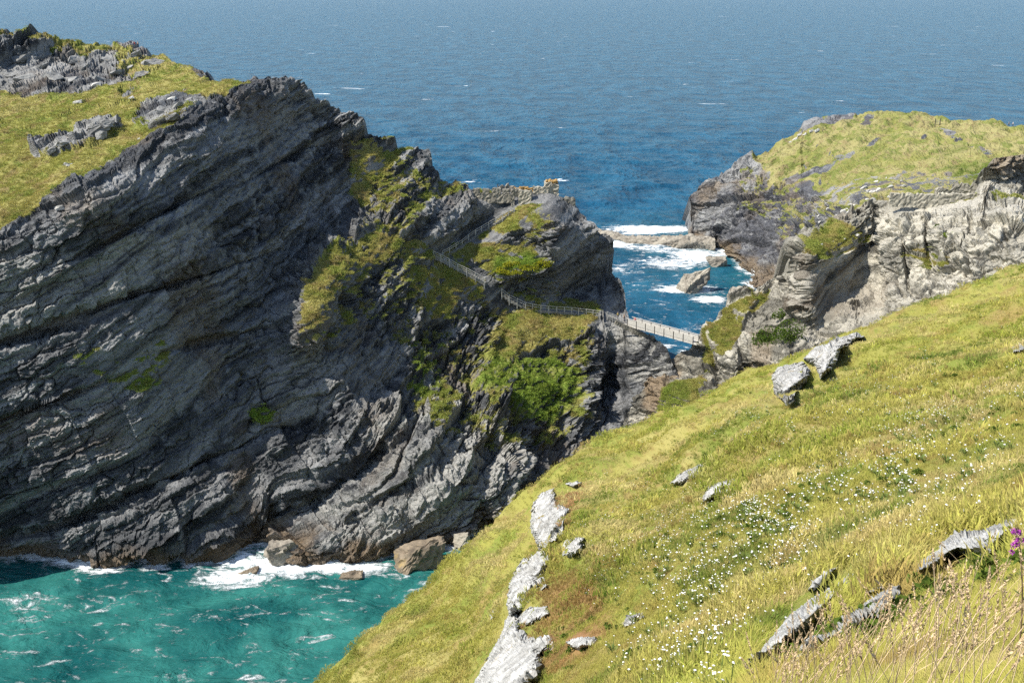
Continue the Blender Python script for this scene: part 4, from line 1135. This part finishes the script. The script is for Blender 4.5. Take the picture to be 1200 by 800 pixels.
wall_block('gate_jamb', pv(608, 230, YC - 0.6), pv(623, 231, YC - 1.2), zc(246), zc(222), 1.2, M_STONE_L, ruin, org, seed=22)
wall_block('gate_lintel', pv(602, 228, YC - 0.1), pv(608.5, 228, YC - 0.1), zc(230), zc(221), 0.8, M_STONE, ruin, org, seg=0.9, rough=0.06, seed=23)
wall_block('rear_wall', pv(583, 222, YC + 5), pv(604, 222, YC + 5), zc(232, YC + 5), zc(217, YC + 5), 0.9, M_STONE, ruin, org, topj=0.45, seed=24)
wall_block('lichened_coping', pv(603, 220, YC + 4), pv(625, 221, YC + 3.5), zc(227, YC + 4), zc(219.5, YC + 4), 0.9, M_LICHEN, ruin, org, topj=0.2, seed=25)
wall_block('inner_wall', pv(625, 228, YC + 1.0), pv(643, 228, YC + 0.5), zc(240), zc(219), 0.9, M_STONE_L, ruin, org, topj=0.25, seed=26)
blk = wall_block('end_block', pv(638.5, 228, YC + 2.0), pv(654, 228, YC + 2.0), zc(244), zc(215), 3.2, M_STONE_L, ruin, org, rough=0.2, topj=0.3, seed=27)
wall_block('turf_cap', pv(639.5, 215, YC + 2.0), pv(653, 215, YC + 2.0), zc(215.4), zc(212.8), 2.6, M_LICHEN, blk, org, seg=0.8, rough=0.12, topj=0.2, seed=28)
tr = empty('ruin_wall', pv(668, 234, YC)); tag(tr, 'low rubble wall with posts at the knoll edge beside the castle ruin', 'ruin')
wall_block('rubble_wall', pv(656, 236, YC + 0.5), pv(674, 238, YC + 0.5), zc(242), zc(232), 0.8, M_STONE, tr, pv(668, 234, YC), topj=0.4, seed=29)
for x in (652, 658.5): beam('post', pv(x, 240, YC - 1), pv(x, 232, YC - 1), 0.16, 0.16, M_WOOD, tr, pv(668, 234, YC))
fr = empty('ruin_wall', pv(535, 218, 241)); tag(fr, 'broken stub of castle wall left of the battlements', 'ruin')
wall_block('rubble_wall', pv(527, 222, 241), pv(548, 224, 240), zc(226, 241), zc(216, 241), 0.9, M_STONE_L, fr, pv(535, 218, 241), topj=0.5, seed=30)
sr = empty('ruin_stack', pv(499, 190, 239.5)); tag(sr, 'stack of bare rock blocks like a broken pillar on the ridge', 'rock')
for k, (x0, x1, yb, yt) in enumerate([(494, 506, 206, 196), (495, 505, 196.5, 192), (496, 504, 192.5, 187)]):
    wall_block('stacked_block', pv(x0, 200, 239.5), pv(x1, 200, 239.5), zc(yb, 239.5), zc(yt, 239.5), 2.0, M_STONE, sr, pv(499, 190, 239.5), seg=1.0, rough=0.15, topj=0.2, seed=35 + k)

# wall of the mainland courtyard
YM = 210.5
org = pv(1100, 232, YM)
mw = empty('courtyard_wall', org); tag(mw, 'long low rubble wall along the top of the pale mainland crag', 'ruin')
wall_block('wall_run', pv(1042, 236, YM + 2), pv(1100, 235, YM), zc(244, YM), zc(228, YM), 0.9, M_STONE_L, mw, org, topj=0.15, seed=41)
wall_block('wall_run', pv(1099.5, 234, YM), pv(1152, 232, YM - 1), zc(243, YM), zc(226.5, YM), 0.9, M_STONE_L, mw, org, topj=0.2, seed=42)
org = pv(1140, 220, 216)
mw2 = empty('courtyard_wall', org); tag(mw2, 'broken rear courtyard wall below the dark overhanging block', 'ruin')
wall_block('wall_run', pv(1096, 226, 217), pv(1135, 224, 216), zc(233, 216), zc(221, 216), 0.9, M_STONE, mw2, org, topj=0.45, seed=43)
wall_block('wall_run', pv(1116, 222, 217), pv(1160, 219, 214), zc(230, 216), zc(216, 216), 0.9, M_STONE, mw2, org, topj=0.5, seed=44)

# handrails and steps
def fence(label, posts, Y0, Y1, hpost, rails, mat, sink=1.2, lab_cat='handrail'):
    n = len(posts)
    yy = np.array([ISL.surf(x, y).y for x, y in posts]); yp = np.pad(yy, 2, mode='edge'); yy = np.array([yp[k:k + 5].mean() for k in range(n)]) - 0.9
    q = [pv(x, y, yy[k]) for k, (x, y) in enumerate(posts)]
    org = q[0].copy(); e = empty('handrail', org); tag(e, label, lab_cat)
    for a in q: beam('post', a - Vector((0, 0, sink)), a + Vector((0, 0, hpost)), 0.16, 0.16, mat, e, org)
    for r in rails:
        for a, b in zip(q[:-1], q[1:]): beam('rail', a + Vector((0, 0, r * hpost)), b + Vector((0, 0, r * hpost)), 0.07, 0.10, mat, e, org)
    return q
F1 = fence('timber handrail climbing the stair to the castle gateway', [(602.5, 245), (596, 249.5), (589, 255.5), (580.5, 261), (572.7, 265), (564.5, 270), (557.5, 274), (549, 280), (541.7, 286), (534.5, 290), (526.7, 295), (518.8, 299)], 234.0, 223.5, 1.0, (0.95, 0.5), M_WOOD)
F2 = fence('timber handrail zigzagging down between grassy island ledges', [(508, 301), (516.7, 304.5), (526.7, 310), (536.7, 316), (547, 320.7), (557, 326), (567.5, 332)], 222.5, 219.5, 1.3, (0.95, 0.6, 0.28), M_WOOD)
F3 = fence('long level handrail along the path towards the footbridge', [(588, 344), (596.7, 351), (606, 355.5), (615.6, 360), (624, 362), (633.8, 363.5), (643, 364.2), (652.4, 365), (661.4, 365.6), (670, 366), (678, 367), (687, 368), (695, 369), (703, 370)], 220.5, 222.5, 1.15, (0.95, 0.5), M_WOOD)
F4 = fence('pale timber handrail beside the steps at the island end of the bridge', [(711.5, 371), (718, 373.5), (724, 376), (732, 379)], 221.5, 220, 1.15, (0.95, 0.55, 0.2), M_WOOD)
def stair(label, q0, n, w, mat):
    pts = q0; org = pts[0].copy(); e = empty('stair', org); tag(e, label, 'stair')
    tot = [0]
    for a, b in zip(pts[:-1], pts[1:]): tot.append(tot[-1] + (b - a).length)
    for k in range(n):
        s_ = tot[-1] * (k + 0.5) / n; i = max(j for j in range(len(tot) - 1) if tot[j] <= s_)
        p_ = pts[i].lerp(pts[i + 1], (s_ - tot[i]) / (tot[i + 1] - tot[i])) + Vector((0.25, 0.75, -0.12))
        d = (pts[i + 1] - pts[i]); yaw = math.atan2(d.y, d.x)
        bm = bmesh.new(); add_box(bm, p_ - org - Vector((0, 0, 0.2)), (tot[-1] / n * 1.15, w, 0.55), Matrix.Rotation(yaw, 3, 'Z'), jit=0.03)
        bm_obj('step', bm, mat, e)
stair('stone steps climbing beside the handrail to the castle gateway', F1, 40, 1.4, M_STEP)
stair('stone steps descending the middle of the island knoll', F2, 22, 1.4, M_STEP)
stair('worn stone path slabs leading along the knoll to the footbridge', F3, 30, 1.5, M_STEP)
stair('short flight of steps onto the footbridge from the island', F4, 12, 1.6, M_STEP)
st = empty('stone_slab', pv(677, 358, 229)); tag(st, 'flat stone slab propped on the ledge above the level path', 'slab')
bm = bmesh.new(); add_box(bm, (0, 0, 0), (2.4, 1.4, 0.35), Matrix.Rotation(-0.35, 3, 'Y'), jit=0.1); bm_obj('slab', bm, M_STEP, st, bevel=0.04)
bm = bmesh.new(); add_box(bm, (0.2, 0.3, -0.7), (1.6, 1.0, 1.3), jit=0.15); bm_obj('support_stone', bm, M_STEP, st, bevel=0.05)

# footbridge
A = pv(738, 380.5, 220.0); B = pv(816, 402.0, 205.0)
d = (B - A); L = d.length; ux = d.normalized(); uy = Vector((-ux.y, ux.x, 0)).normalized()
if uy.y < 0: uy = -uy
br = empty('footbridge', A); tag(br, 'narrow pale timber footbridge spanning the gap between island and mainland', 'bridge')
W2 = 0.75
def brb(name, t0, s0, z0, t1, s1, z1, w, h, mat, par=br): return beam(name, A + ux * t0 + uy * s0 + Vector((0, 0, z0)), A + ux * t1 + uy * s1 + Vector((0, 0, z1)), w, h, mat, par, A)
for s_ in (-W2, W2): brb('beam', -0.8, s_, 0.08, L + 0.8, s_, 0.08, 0.16, 0.40, M_WOOD)
npl = 56
for k in range(npl):
    t_ = (k + 0.5) * L / npl
    brb('plank', t_, -W2 - 0.1, 0.33, t_, W2 + 0.1, 0.33, L / npl * 0.9, 0.06, M_WOOD)
nb = 7
for s_ in (-W2 - 0.10, W2 + 0.10):
    for k in range(nb + 1):
        t_ = 0.15 + (L - 0.3) * k / nb
        brb('post', t_, s_, -0.15, t_, s_, 1.62, 0.16, 0.14, M_WOOD_D)
        if k < nb:
            t2 = 0.15 + (L - 0.3) * (k + 1) / nb
            brb('infill_panel', t_ + 0.12, s_, 0.92, t2 - 0.12, s_, 0.92, 0.04, 0.98, M_PANEL)
    brb('top_rail', -0.2, s_, 1.60, L + 0.2, s_, 1.60, 0.14, 0.10, M_WOOD)
wl = empty('rubble_parapet', pv(736, 384, 219)); tag(wl, 'leaning row of slate stones edging the drop below the bridge end', 'parapet')
for k in range(16):
    f = k / 15.0
    q = pv(722 + 40 * f, 377 + 19 * f, 219.0 - 1.5 * f) - pv(736, 384, 219)
    bm = bmesh.new(); add_box(bm, q - Vector((0, 0, 0.15)), (0.5, 0.4, 1.0), Matrix.Rotation(0.35, 3, 'Y'), jit=0.08); bm_obj('stone', bm, M_STONE, wl)

# old gate on the headland
g0 = NOSE.surf(1099, 146); ga = empty('kissing_gate', g0); tag(ga, 'small timber gate where the headland path meets the old bank', 'gate')
for x in (-0.9, 0.9): beam('post', g0 + Vector((x, 0, -0.5)), g0 + Vector((x, 0, 2.2)), 0.25, 0.25, M_WOOD_D, ga, g0)
for z in (0.5, 1.0, 1.5): beam('rail', g0 + Vector((-0.9, 0, z)), g0 + Vector((0.9, 0, z)), 0.10, 0.14, M_WOOD, ga, g0)

# ------------------------------------------------------------------ people
def pmat(name, c): return simple_mat(name, c, 0.85, 0.2, 6.0)
M_SKIN = pmat('skin', (0.50, 0.31, 0.22))
HAIRS = [pmat('dark_hair', (0.04, 0.03, 0.02)), pmat('fair_hair', (0.26, 0.17, 0.08))]

def skin_mesh(name, verts, edges, radii, mat, parent, sub=1):
    me = bpy.data.meshes.new(name); me.from_pydata(verts, edges, []); me.update()
    o = bpy.data.objects.new(name, me); COL.objects.link(o)
    o.modifiers.new('skin', 'SKIN'); sub_m = o.modifiers.new('sub', 'SUBSURF'); sub_m.levels = sub; sub_m.render_levels = sub
    for k, v in enumerate(me.skin_vertices[0].data): v.radius = radii[k]; v.use_root = (k == 0)
    me.materials.append(mat)
    if parent: o.parent = parent
    return o

def person(loc, rotz, shirt, trousers, hair, label, group=None, stride=0.22, arm=0.15):
    e = empty('person', loc); e.rotation_euler = (0, 0, rotz); tag(e, label, 'person', group)
    s_ = stride
    V = [(0, 0, .95), (0, .0, 1.15), (0, .02, 1.38), (0, .02, 1.50), (0, .03, 1.60), (0, .03, 1.72),
         (.19, .02, 1.40), (.25, .03 + arm * .4, 1.12), (.24, .10 + arm, .90), (.24, .12 + arm, .82), (-.19, .02, 1.40), (-.25, .03 - arm * .4, 1.12), (-.24, .06 - arm, .90), (-.24, .08 - arm, .82),
         (.10, 0, .90), (.11, s_ * .6, .50), (.11, s_ * .7, .10), (.11, s_ * .7 + .14, .05), (-.10, 0, .90), (-.11, -s_ * .3, .50), (-.11, -s_, .10), (-.11, -s_ + .14, .05)]
    E = [(0, 1), (1, 2), (2, 3), (3, 4), (4, 5), (2, 6), (6, 7), (7, 8), (8, 9), (2, 10), (10, 11), (11, 12), (12, 13), (0, 14), (14, 15), (15, 16), (16, 17), (0, 18), (18, 19), (19, 20), (20, 21)]
    Rr = [(.14, .10), (.14, .10), (.16, .10), (.06, .06), (.085, .10), (.075, .09), (.06, .06), (.045, .045), (.035, .035), (.03, .04), (.06, .06), (.045, .045), (.035, .035), (.03, .04), (.09, .09), (.065, .065), (.045, .045), (.04, .05), (.09, .09), (.065, .065), (.045, .045), (.04, .05)]
    skin_mesh('body', V, E, Rr, M_SKIN, e)
    sh = [0, 1, 2, 6, 7, 10, 11]
    skin_mesh('shirt', [V[k] for k in sh], [(0, 1), (1, 2), (2, 3), (3, 4), (2, 5), (5, 6)], [(Rr[k][0] + .025, Rr[k][1] + .025) for k in sh], shirt, e)
    tr_ = [0, 14, 15, 16, 18, 19, 20]
    skin_mesh('trousers', [V[k] for k in tr_], [(0, 1), (1, 2), (2, 3), (0, 4), (4, 5), (5, 6)], [(Rr[k][0] + .02, Rr[k][1] + .02) for k in tr_], trousers, e)
    skin_mesh('hair', [(0, .0, 1.68), (0, .0, 1.76)], [(0, 1)], [(.092, .10), (.07, .08)], hair, e)
    return e
RED, YEL, TAN, NAVY, WHITE, DENIM, GREY = [pmat('cloth_' + n, c) for n, c in (('red', (0.45, 0.03, 0.07)), ('yellow', (0.62, 0.50, 0.12)), ('tan', (0.42, 0.28, 0.16)), ('navy', (0.02, 0.025, 0.05)), ('white', (0.75, 0.73, 0.70)), ('denim', (0.05, 0.08, 0.15)), ('grey', (0.14, 0.14, 0.14)))]
deck = Vector((0, 0, 0.36))
person(A + ux * 1.6 + deck, 2.2, RED, DENIM, HAIRS[0], 'person in a crimson top walking onto the footbridge')
person(pv(724, 374.5, 220.9), 0.6, YEL, GREY, HAIRS[1], 'person in a yellow top on the steps by the bridge')
person(pv(731.5, 377.0, 220.0) , 0.9, TAN, NAVY, HAIRS[0], 'person in a tan top just before the bridge deck')
person(ISL.surf(158.5, 56) + Vector((0, 0.2, 0)), 1.2, RED, GREY, HAIRS[0], 'person in red standing on the island skyline crag')
person(ISL.surf(162, 56) + Vector((0, 0.3, 0)), -1.0, TAN, NAVY, HAIRS[1], 'person in a tan top beside the one in red on the skyline')
person(NOSE.surf(1182, 147.5), 1.3, NAVY, NAVY, HAIRS[0], 'person in dark clothes walking the headland crest')
person(NOSE.surf(1186.5, 147), 1.5, WHITE, DENIM, HAIRS[0], 'person in a white top walking the headland crest')

# ------------------------------------------------------------------ bushes
def leaf_mesh(name, n, rx, ry, rz, lw, seed, mat, parent=None, link=True):
    r = np.random.default_rng(seed); V, F = [], []
    cl = r.normal(size=(max(4, n // 60), 3)) * np.array([0.45, 0.45, 0.4])
    for k in range(n):
        c = cl[r.integers(len(cl))] + r.normal(size=3) * 0.22
        l = np.linalg.norm(c)
        if l > 1: c /= l
        c[2] = abs(c[2])
        c = c * np.array([rx, ry, rz])
        a = r.normal(size=3); a /= np.linalg.norm(a); b = np.cross(a, r.normal(size=3)); b /= np.linalg.norm(b)
        s_ = lw * r.uniform(0.6, 1.3); i = len(V)
        V += [c - a * s_, c + b * s_ * 0.5, c + a * s_, c - b * s_ * 0.5]; F.append((i, i + 1, i + 2, i + 3))
    o = mesh_obj(name, V, F, mat, parent, smooth=False, link=link)
    return o
def leaf_mat(name, c1, c2):
    t = NT(name)
    r = t.new('ShaderNodeNewGeometry').outputs['Random Per Island']
    c = t.mix(r, c1, c2)
    d = t.new('ShaderNodeBsdfDiffuse'); tr = t.new('ShaderNodeBsdfTranslucent'); m = t.new('ShaderNodeMixShader')
    t.l.new(c, d.inputs[0]); t.l.new(c, tr.inputs[0]); m.inputs[0].default_value = 0.3
    t.l.new(d.outputs[0], m.inputs[1]); t.l.new(tr.outputs[0], m.inputs[2]); t.l.new(m.outputs[0], t.out.inputs[0])
    return t.m
M_IVY = leaf_mat('ivy_leaf', (0.04, 0.075, 0.015), (0.12, 0.17, 0.03))
M_GORSE = leaf_mat('yellow_green_leaf', (0.16, 0.20, 0.02), (0.38, 0.35, 0.03))
M_FERN = leaf_mat('bright_green_leaf', (0.11, 0.17, 0.022), (0.26, 0.31, 0.05))
def bush(L, x, y, rx, rz, mat, label, seed, n=700, lw=0.16, fwd=0.4):
    p = L.surf(x, y) - Vector((0, fwd, 0)); e = empty('bush', p); tag(e, label, 'bush')
    leaf_mesh('foliage', n, rx, rx * 0.7, rz, lw, seed, mat, e)
    bm = bmesh.new()
    for k in range(5):
        a = k * 1.3
        add_box(bm, (math.cos(a) * rx * 0.2, math.sin(a) * rx * 0.15, rz * 0.25), (0.06, 0.06, rz * 0.7), Matrix.Rotation(0.4 * math.cos(a), 3, 'Y'))
    bm_obj('stem', bm, M_WOOD_D, e)
bush(CRAG, 902, 400, 4.0, 3.2, M_IVY, 'dark ivy bush clinging beside the pale crag pillar', 1, 1500, 0.22)
bush(CRAG, 926, 398, 3.6, 4.2, M_IVY, 'tall dark ivy mass against the left edge of the crag pillar', 2, 1500, 0.22)
bush(CRAG, 918, 372, 2.4, 2.0, M_IVY, 'upper ivy clump above the ivy mass on the crag', 3, 800, 0.2)
bush(CRAG, 1098, 268, 0.9, 0.9, M_IVY, 'small round green shrub growing from the crag face', 4, 260, 0.16)
bush(CRAG, 1112, 277, 1.6, 0.9, M_FERN, 'spreading green shrub beside the small round one on the crag face', 5, 420, 0.16)
bush(CRAG, 1077, 234, 0.9, 0.7, M_FERN, 'bright green shrub growing against the courtyard wall', 6, 260, 0.14)
for k, (x, y) in enumerate([(590, 318), (605, 320), (620, 315), (634, 311), (642, 308), (600, 311)]):
    bush(ISL, x, y, 2.2, 1.0, M_GORSE, ['yellow-green shrub on the ledge under the castle knoll, nearest the zigzag rail', 'dense yellow-green shrub in the middle of the knoll ledge', 'bushy yellow-green shrub right of the ledge middle', 'spreading yellow-green shrub towards the ledge end', 'outermost yellow-green shrub overhanging the dark cliff', 'small yellow-green shrub behind the others on the knoll ledge'][k], 10 + k, 600, 0.2)
for k, (x, y) in enumerate([(590, 438), (612, 446), (640, 452), (655, 462), (645, 478), (660, 442), (575, 428)]):
    bush(ISL, x, y, 2.0, 0.55, M_FERN, ['bright green bracken patch below the path, first on the slope', 'bracken clump above the two dark boulders', 'thick bright green bracken in the hollow', 'lush green bracken at the edge of the gully', 'lowest green bracken clump by the gully', 'upper bracken clump under the bare ledge', 'small bracken clump beside the dark cleft'][k], 20 + k, 420, 0.16)

# ------------------------------------------------------------------ flowers and tall grass on the near hillside
M_PETAL = simple_mat('white_petal', (0.82, 0.81, 0.76), 0.8, 0.08, 20.0)
M_STALK = simple_mat('green_stalk', (0.12, 0.16, 0.03), 0.8, 0.3, 20.0)
def flower_clump(seed):
    r = np.random.default_rng(seed); V, F, mi = [], [], []
    for k in range(r.integers(1, 5)):
        x, y = r.normal(0, 0.09, 2); h = r.uniform(0.14, 0.26); s_ = r.uniform(0.009, 0.021)
        i = len(V); V += [(x * 0.4 - .004, y * 0.4, 0), (x * 0.4 + .004, y * 0.4, 0), (x + .004, y, h), (x - .004, y, h)]; F.append((i, i + 1, i + 2, i + 3)); mi.append(1)
        i = len(V); tx, ty = r.normal(0, 0.25, 2)
        for q in range(8):
            a = q * math.pi / 4; rr = s_ * (1.0 if q % 2 else 0.78)
            V.append((x + math.cos(a) * rr, y + math.sin(a) * rr, h + 0.006 + math.cos(a) * rr * tx + math.sin(a) * rr * ty))
        V.append((x, y, h + 0.016)); 
        for q in range(8): F.append((i + q, i + (q + 1) % 8, i + 8)); mi.append(0)
    for k in range(14):
        a = r.uniform(0, 6.28); l = r.uniform(0.06, 0.16); i = len(V); w = 0.012
        V += [(0, 0, 0.02), (math.cos(a) * l * .5 - math.sin(a) * w, math.sin(a) * l * .5 + math.cos(a) * w, 0.10), (math.cos(a) * l, math.sin(a) * l, 0.13), (math.cos(a) * l * .5 + math.sin(a) * w, math.sin(a) * l * .5 - math.cos(a) * w, 0.10)]
        F.append((i, i + 1, i + 2, i + 3)); mi.append(1)
    o = mesh_obj('wild_carrot', V, F, M_PETAL, smooth=False, link=False)
    o.data.materials.append(M_STALK); o.data.polygons.foreach_set('material_index', mi)
    return o
def flowers():
    protos = [flower_clump(50 + k) for k in range(4)]
    pts = []
    for poly, n in FLOWER_AREAS:
        xs = [q[0] for q in poly]; ys = [q[1] for q in poly]
        cent = []
        while len(cent) < max(5, n // 5):
            x, y = rng.uniform(min(xs), max(xs)), rng.uniform(min(ys), max(ys))
            if inpoly(poly, np.array([x]), np.array([y]))[0]: cent.append((x, y))
        for k in range(n):
            c = cent[rng.integers(len(cent))]; sp_ = 24.0
            pts.append((c[0] + rng.normal(0, sp_), c[1] + rng.normal(0, sp_ * 0.6)))
    a = np.array(pts); a = a[(a[:, 1] > interp(slo_top, a[:, 0]) + 4)]
    a = a[~rock_cover(a[:, 0], a[:, 1])]
    p, n = slope_at(a[:, 0], a[:, 1])
    o_ = np.argsort(p[:, 1]); p = p[o_]; n = n[o_]
    for k in range(290):
        o = protos[k % 4].copy(); COL.objects.link(o)
        f = rng.uniform(0.75, 1.25)
        o.location = p[k] - n[k] * 0.02; o.scale = (f, f, f); o.rotation_euler = (rng.normal(0, .1), rng.normal(.1, .1), rng.uniform(0, 6.28))
        tag(o, 'small white flat-headed wildflower clump growing in the hillside grass', 'wildflower', 'white wildflowers in the hillside grass')
    q = p[290:]; m = len(q)
    scatter('distant_wildflowers', q, np.stack([rng.normal(0, .1, m), rng.normal(0, .1, m), rng.uniform(0, 6.28, m)], -1), rng.uniform(0.9, 1.5, m), np.ones((m, 4)), protos[0], 'far white wildflowers dotting the upper hillside', 'wildflower')
flowers()

def weeds():
    M_WEED = leaf_mat('broad_weed_leaf', (0.06, 0.10, 0.018), (0.15, 0.20, 0.035))
    inst = leaf_mesh('weed_clump', 60, 0.17, 0.17, 0.12, 0.045, 77, M_WEED, link=False)
    n = 1500
    px = rng.uniform(600, 1210, n); py = rng.uniform(400, 800, n)
    ok = (py > interp(slo_top, px) + 6) & (px > 660 - 0.2 * (py - 600))
    px, py = px[ok], py[ok]; p, nn = slope_at(px, py)
    ok = (fbm(p * 0.3, 3, 655) > 0.0) & (p[:, 1] > 7) & ~rock_cover(px, py); p = p[ok]; m = len(p)
    scatter('broadleaf_weeds', p, np.stack([rng.normal(0, .15, m), rng.normal(0, .15, m), rng.uniform(0, 6.28, m)], -1), rng.uniform(0.5, 1.3, m), np.ones((m, 4)), inst, 'low dark green weeds dotted through the hillside turf', 'weeds')
weeds()

M_SEED = simple_mat('dry_seed_head', (0.62, 0.46, 0.27), 0.9, 0.3, 30.0)
def tall_grass():
    V, F = [], []
    n = 330
    px = rng.uniform(890, 1330, n); py = np.zeros(n)
    py = 830 - rng.random(n) ** 1.4 * (0.42 * (px - 800))
    py = np.clip(py, 640, 900) + rng.uniform(0, 60, n)
    p, nn = slope_at(px, py)
    for k in range(n):
        b = p[k]; Y = b[1]
        if Y > 11: continue
        h = rng.uniform(0.26, 0.56); lx, ly = rng.normal(0.08, 0.13) * h * 1.6, rng.normal(0.1, 0.12) * h
        w = 0.0016; fx = rng.uniform(0, 3.14)
        pr = [(b + np.array([lx * f * f, ly * f * f, h * f * (1 - 0.1 * f)])) for f in (0, 0.35, 0.7, 1.0)]
        i = len(V)
        for q in pr:
            for a in (0, 2.09, 4.19): V.append(q + w * np.array([math.cos(a), math.sin(a), 0]))
        for s_ in range(3):
            for a in range(3): F.append((i + s_ * 3 + a, i + s_ * 3 + (a + 1) % 3, i + s_ * 3 + 3 + (a + 1) % 3, i + s_ * 3 + 3 + a))
        # seed head: a loose spindle of little flakes
        d = pr[3] - pr[2]; d /= np.linalg.norm(d); L_ = rng.uniform(0.07, 0.16); wd = rng.uniform(0.006, 0.012)
        for q in range(44):
            f = rng.random(); c = pr[3] + d * L_ * (f - 0.25); rad = wd * math.sin(math.pi * min(1, 0.12 + f * 0.85))
            a = rng.uniform(0, 6.28); off = rad * np.array([math.cos(a), math.sin(a), 0]); e = d * 0.011 + off * 0.8; t_ = np.cross(d, off); t_ = t_ / (np.linalg.norm(t_) + 1e-9) * 0.0035
            i = len(V); V += [c + off * 0.3 - t_, c + off * 0.3 + t_, c + off * 0.6 + e]; F.append((i, i + 1, i + 2))
    o = mesh_obj('tall_dry_grass', V, F, M_SEED, smooth=False)
    tag(o, 'tall straw-coloured grass stalks with seed heads at the near edge', 'grass', kind='stuff')
tall_grass()

# purple-flowered plant at the right edge
M_PURPLE = simple_mat('purple_floret', (0.36, 0.05, 0.33), 0.7, 0.35, 40.0)
M_STEMD = simple_mat('dry_stem', (0.24, 0.17, 0.09), 0.9, 0.3, 20.0)
def purple_plant(px, py_base, py_top, label, seed):
    r = random.Random(seed)
    b, n = slope_at(np.array([float(px)]), np.array([float(py_base)])); b = Vector(b[0])
    t_ = pv(px + 3, py_top, b.y + 0.02); h = t_.z - b.z
    e = empty('purple_flower', b); tag(e, label, 'flower')
    bm = bmesh.new()
    bend = Vector((0.01, 0.02, 0)); last = None
    for k in range(9):
        f = k / 8; c = Vector((t_.x - b.x, 0.02, 0)) * f * f + Vector((0, 0, h * f)); w = 0.005 * (1 - 0.5 * f)
        ring = [bm.verts.new(c + Vector((math.cos(a) * w, math.sin(a) * w, 0))) for a in (0, 1.57, 3.14, 4.71)]
        if last:
            for q in range(4): bm.faces.new((last[q], last[(q + 1) % 4], ring[(q + 1) % 4], ring[q]))
        last = ring
    bm_obj('stem', bm, M_STEMD, e, True)
    tip = Vector((t_.x - b.x, 0.02, h))
    for q, (dz, s_) in enumerate(((0.0, 0.020), (-0.035, 0.022), (-0.07, 0.018), (-0.012, 0.016), (-0.05, 0.016), (-0.10, 0.013))):
        c = tip + Vector((r.uniform(-.016, .016), r.uniform(-.016, .016), dz))
        bm = bmesh.new()
        for k in range(46):
            u = Vector((r.gauss(0, 1), r.gauss(0, 1), r.gauss(0.4, 1))).normalized(); v = u.orthogonal().normalized() * s_ * 0.14
            bm.faces.new([bm.verts.new(c + u * s_ * 0.3 - v), bm.verts.new(c + u * s_ * 0.3 + v), bm.verts.new(c + u * s_ * 1.05 + v * 0.6), bm.verts.new(c + u * s_ * 1.05 - v * 0.6)])
        bm_obj('flower_head', bm, M_PURPLE, e)
    for k in range(12):
        f = r.uniform(0.15, 0.8); a = r.uniform(0, 6.28); c = Vector((t_.x - b.x, 0.02, 0)) * f * f + Vector((0, 0, h * f)); l = r.uniform(0.03, 0.06)
        u = Vector((math.cos(a), math.sin(a), 0.5)); v = Vector((-math.sin(a), math.cos(a), 0)) * l * 0.16
        bm = bmesh.new(); bm.faces.new([bm.verts.new(c), bm.verts.new(c + u * l * .5 + v), bm.verts.new(c + u * l), bm.verts.new(c + u * l * .5 - v)]); bm_obj('leaf', bm, M_STALK, e)
purple_plant(1190, 780, 622, 'tall stem with clustered purple flower heads in the seeding grass', 3)

# ------------------------------------------------------------------ sea haze
def haze(density):
    t = NT('sea_haze')
    t.n.remove(t.b)
    v = t.new('ShaderNodeVolumePrincipled')
    v.inputs['Color'].default_value = (0.80, 0.88, 0.95, 1); v.inputs['Density'].default_value = density; v.inputs['Anisotropy'].default_value = 0.2
    t.l.new(v.outputs[0], t.out.inputs['Volume'])
    bm = bmesh.new(); add_box(bm, (0, 20000, 41.5), (110000, 150000, 111.0))
    o = bm_obj('haze', bm, t.m); tag(o, kind='stuff')
haze(1.0e-5)
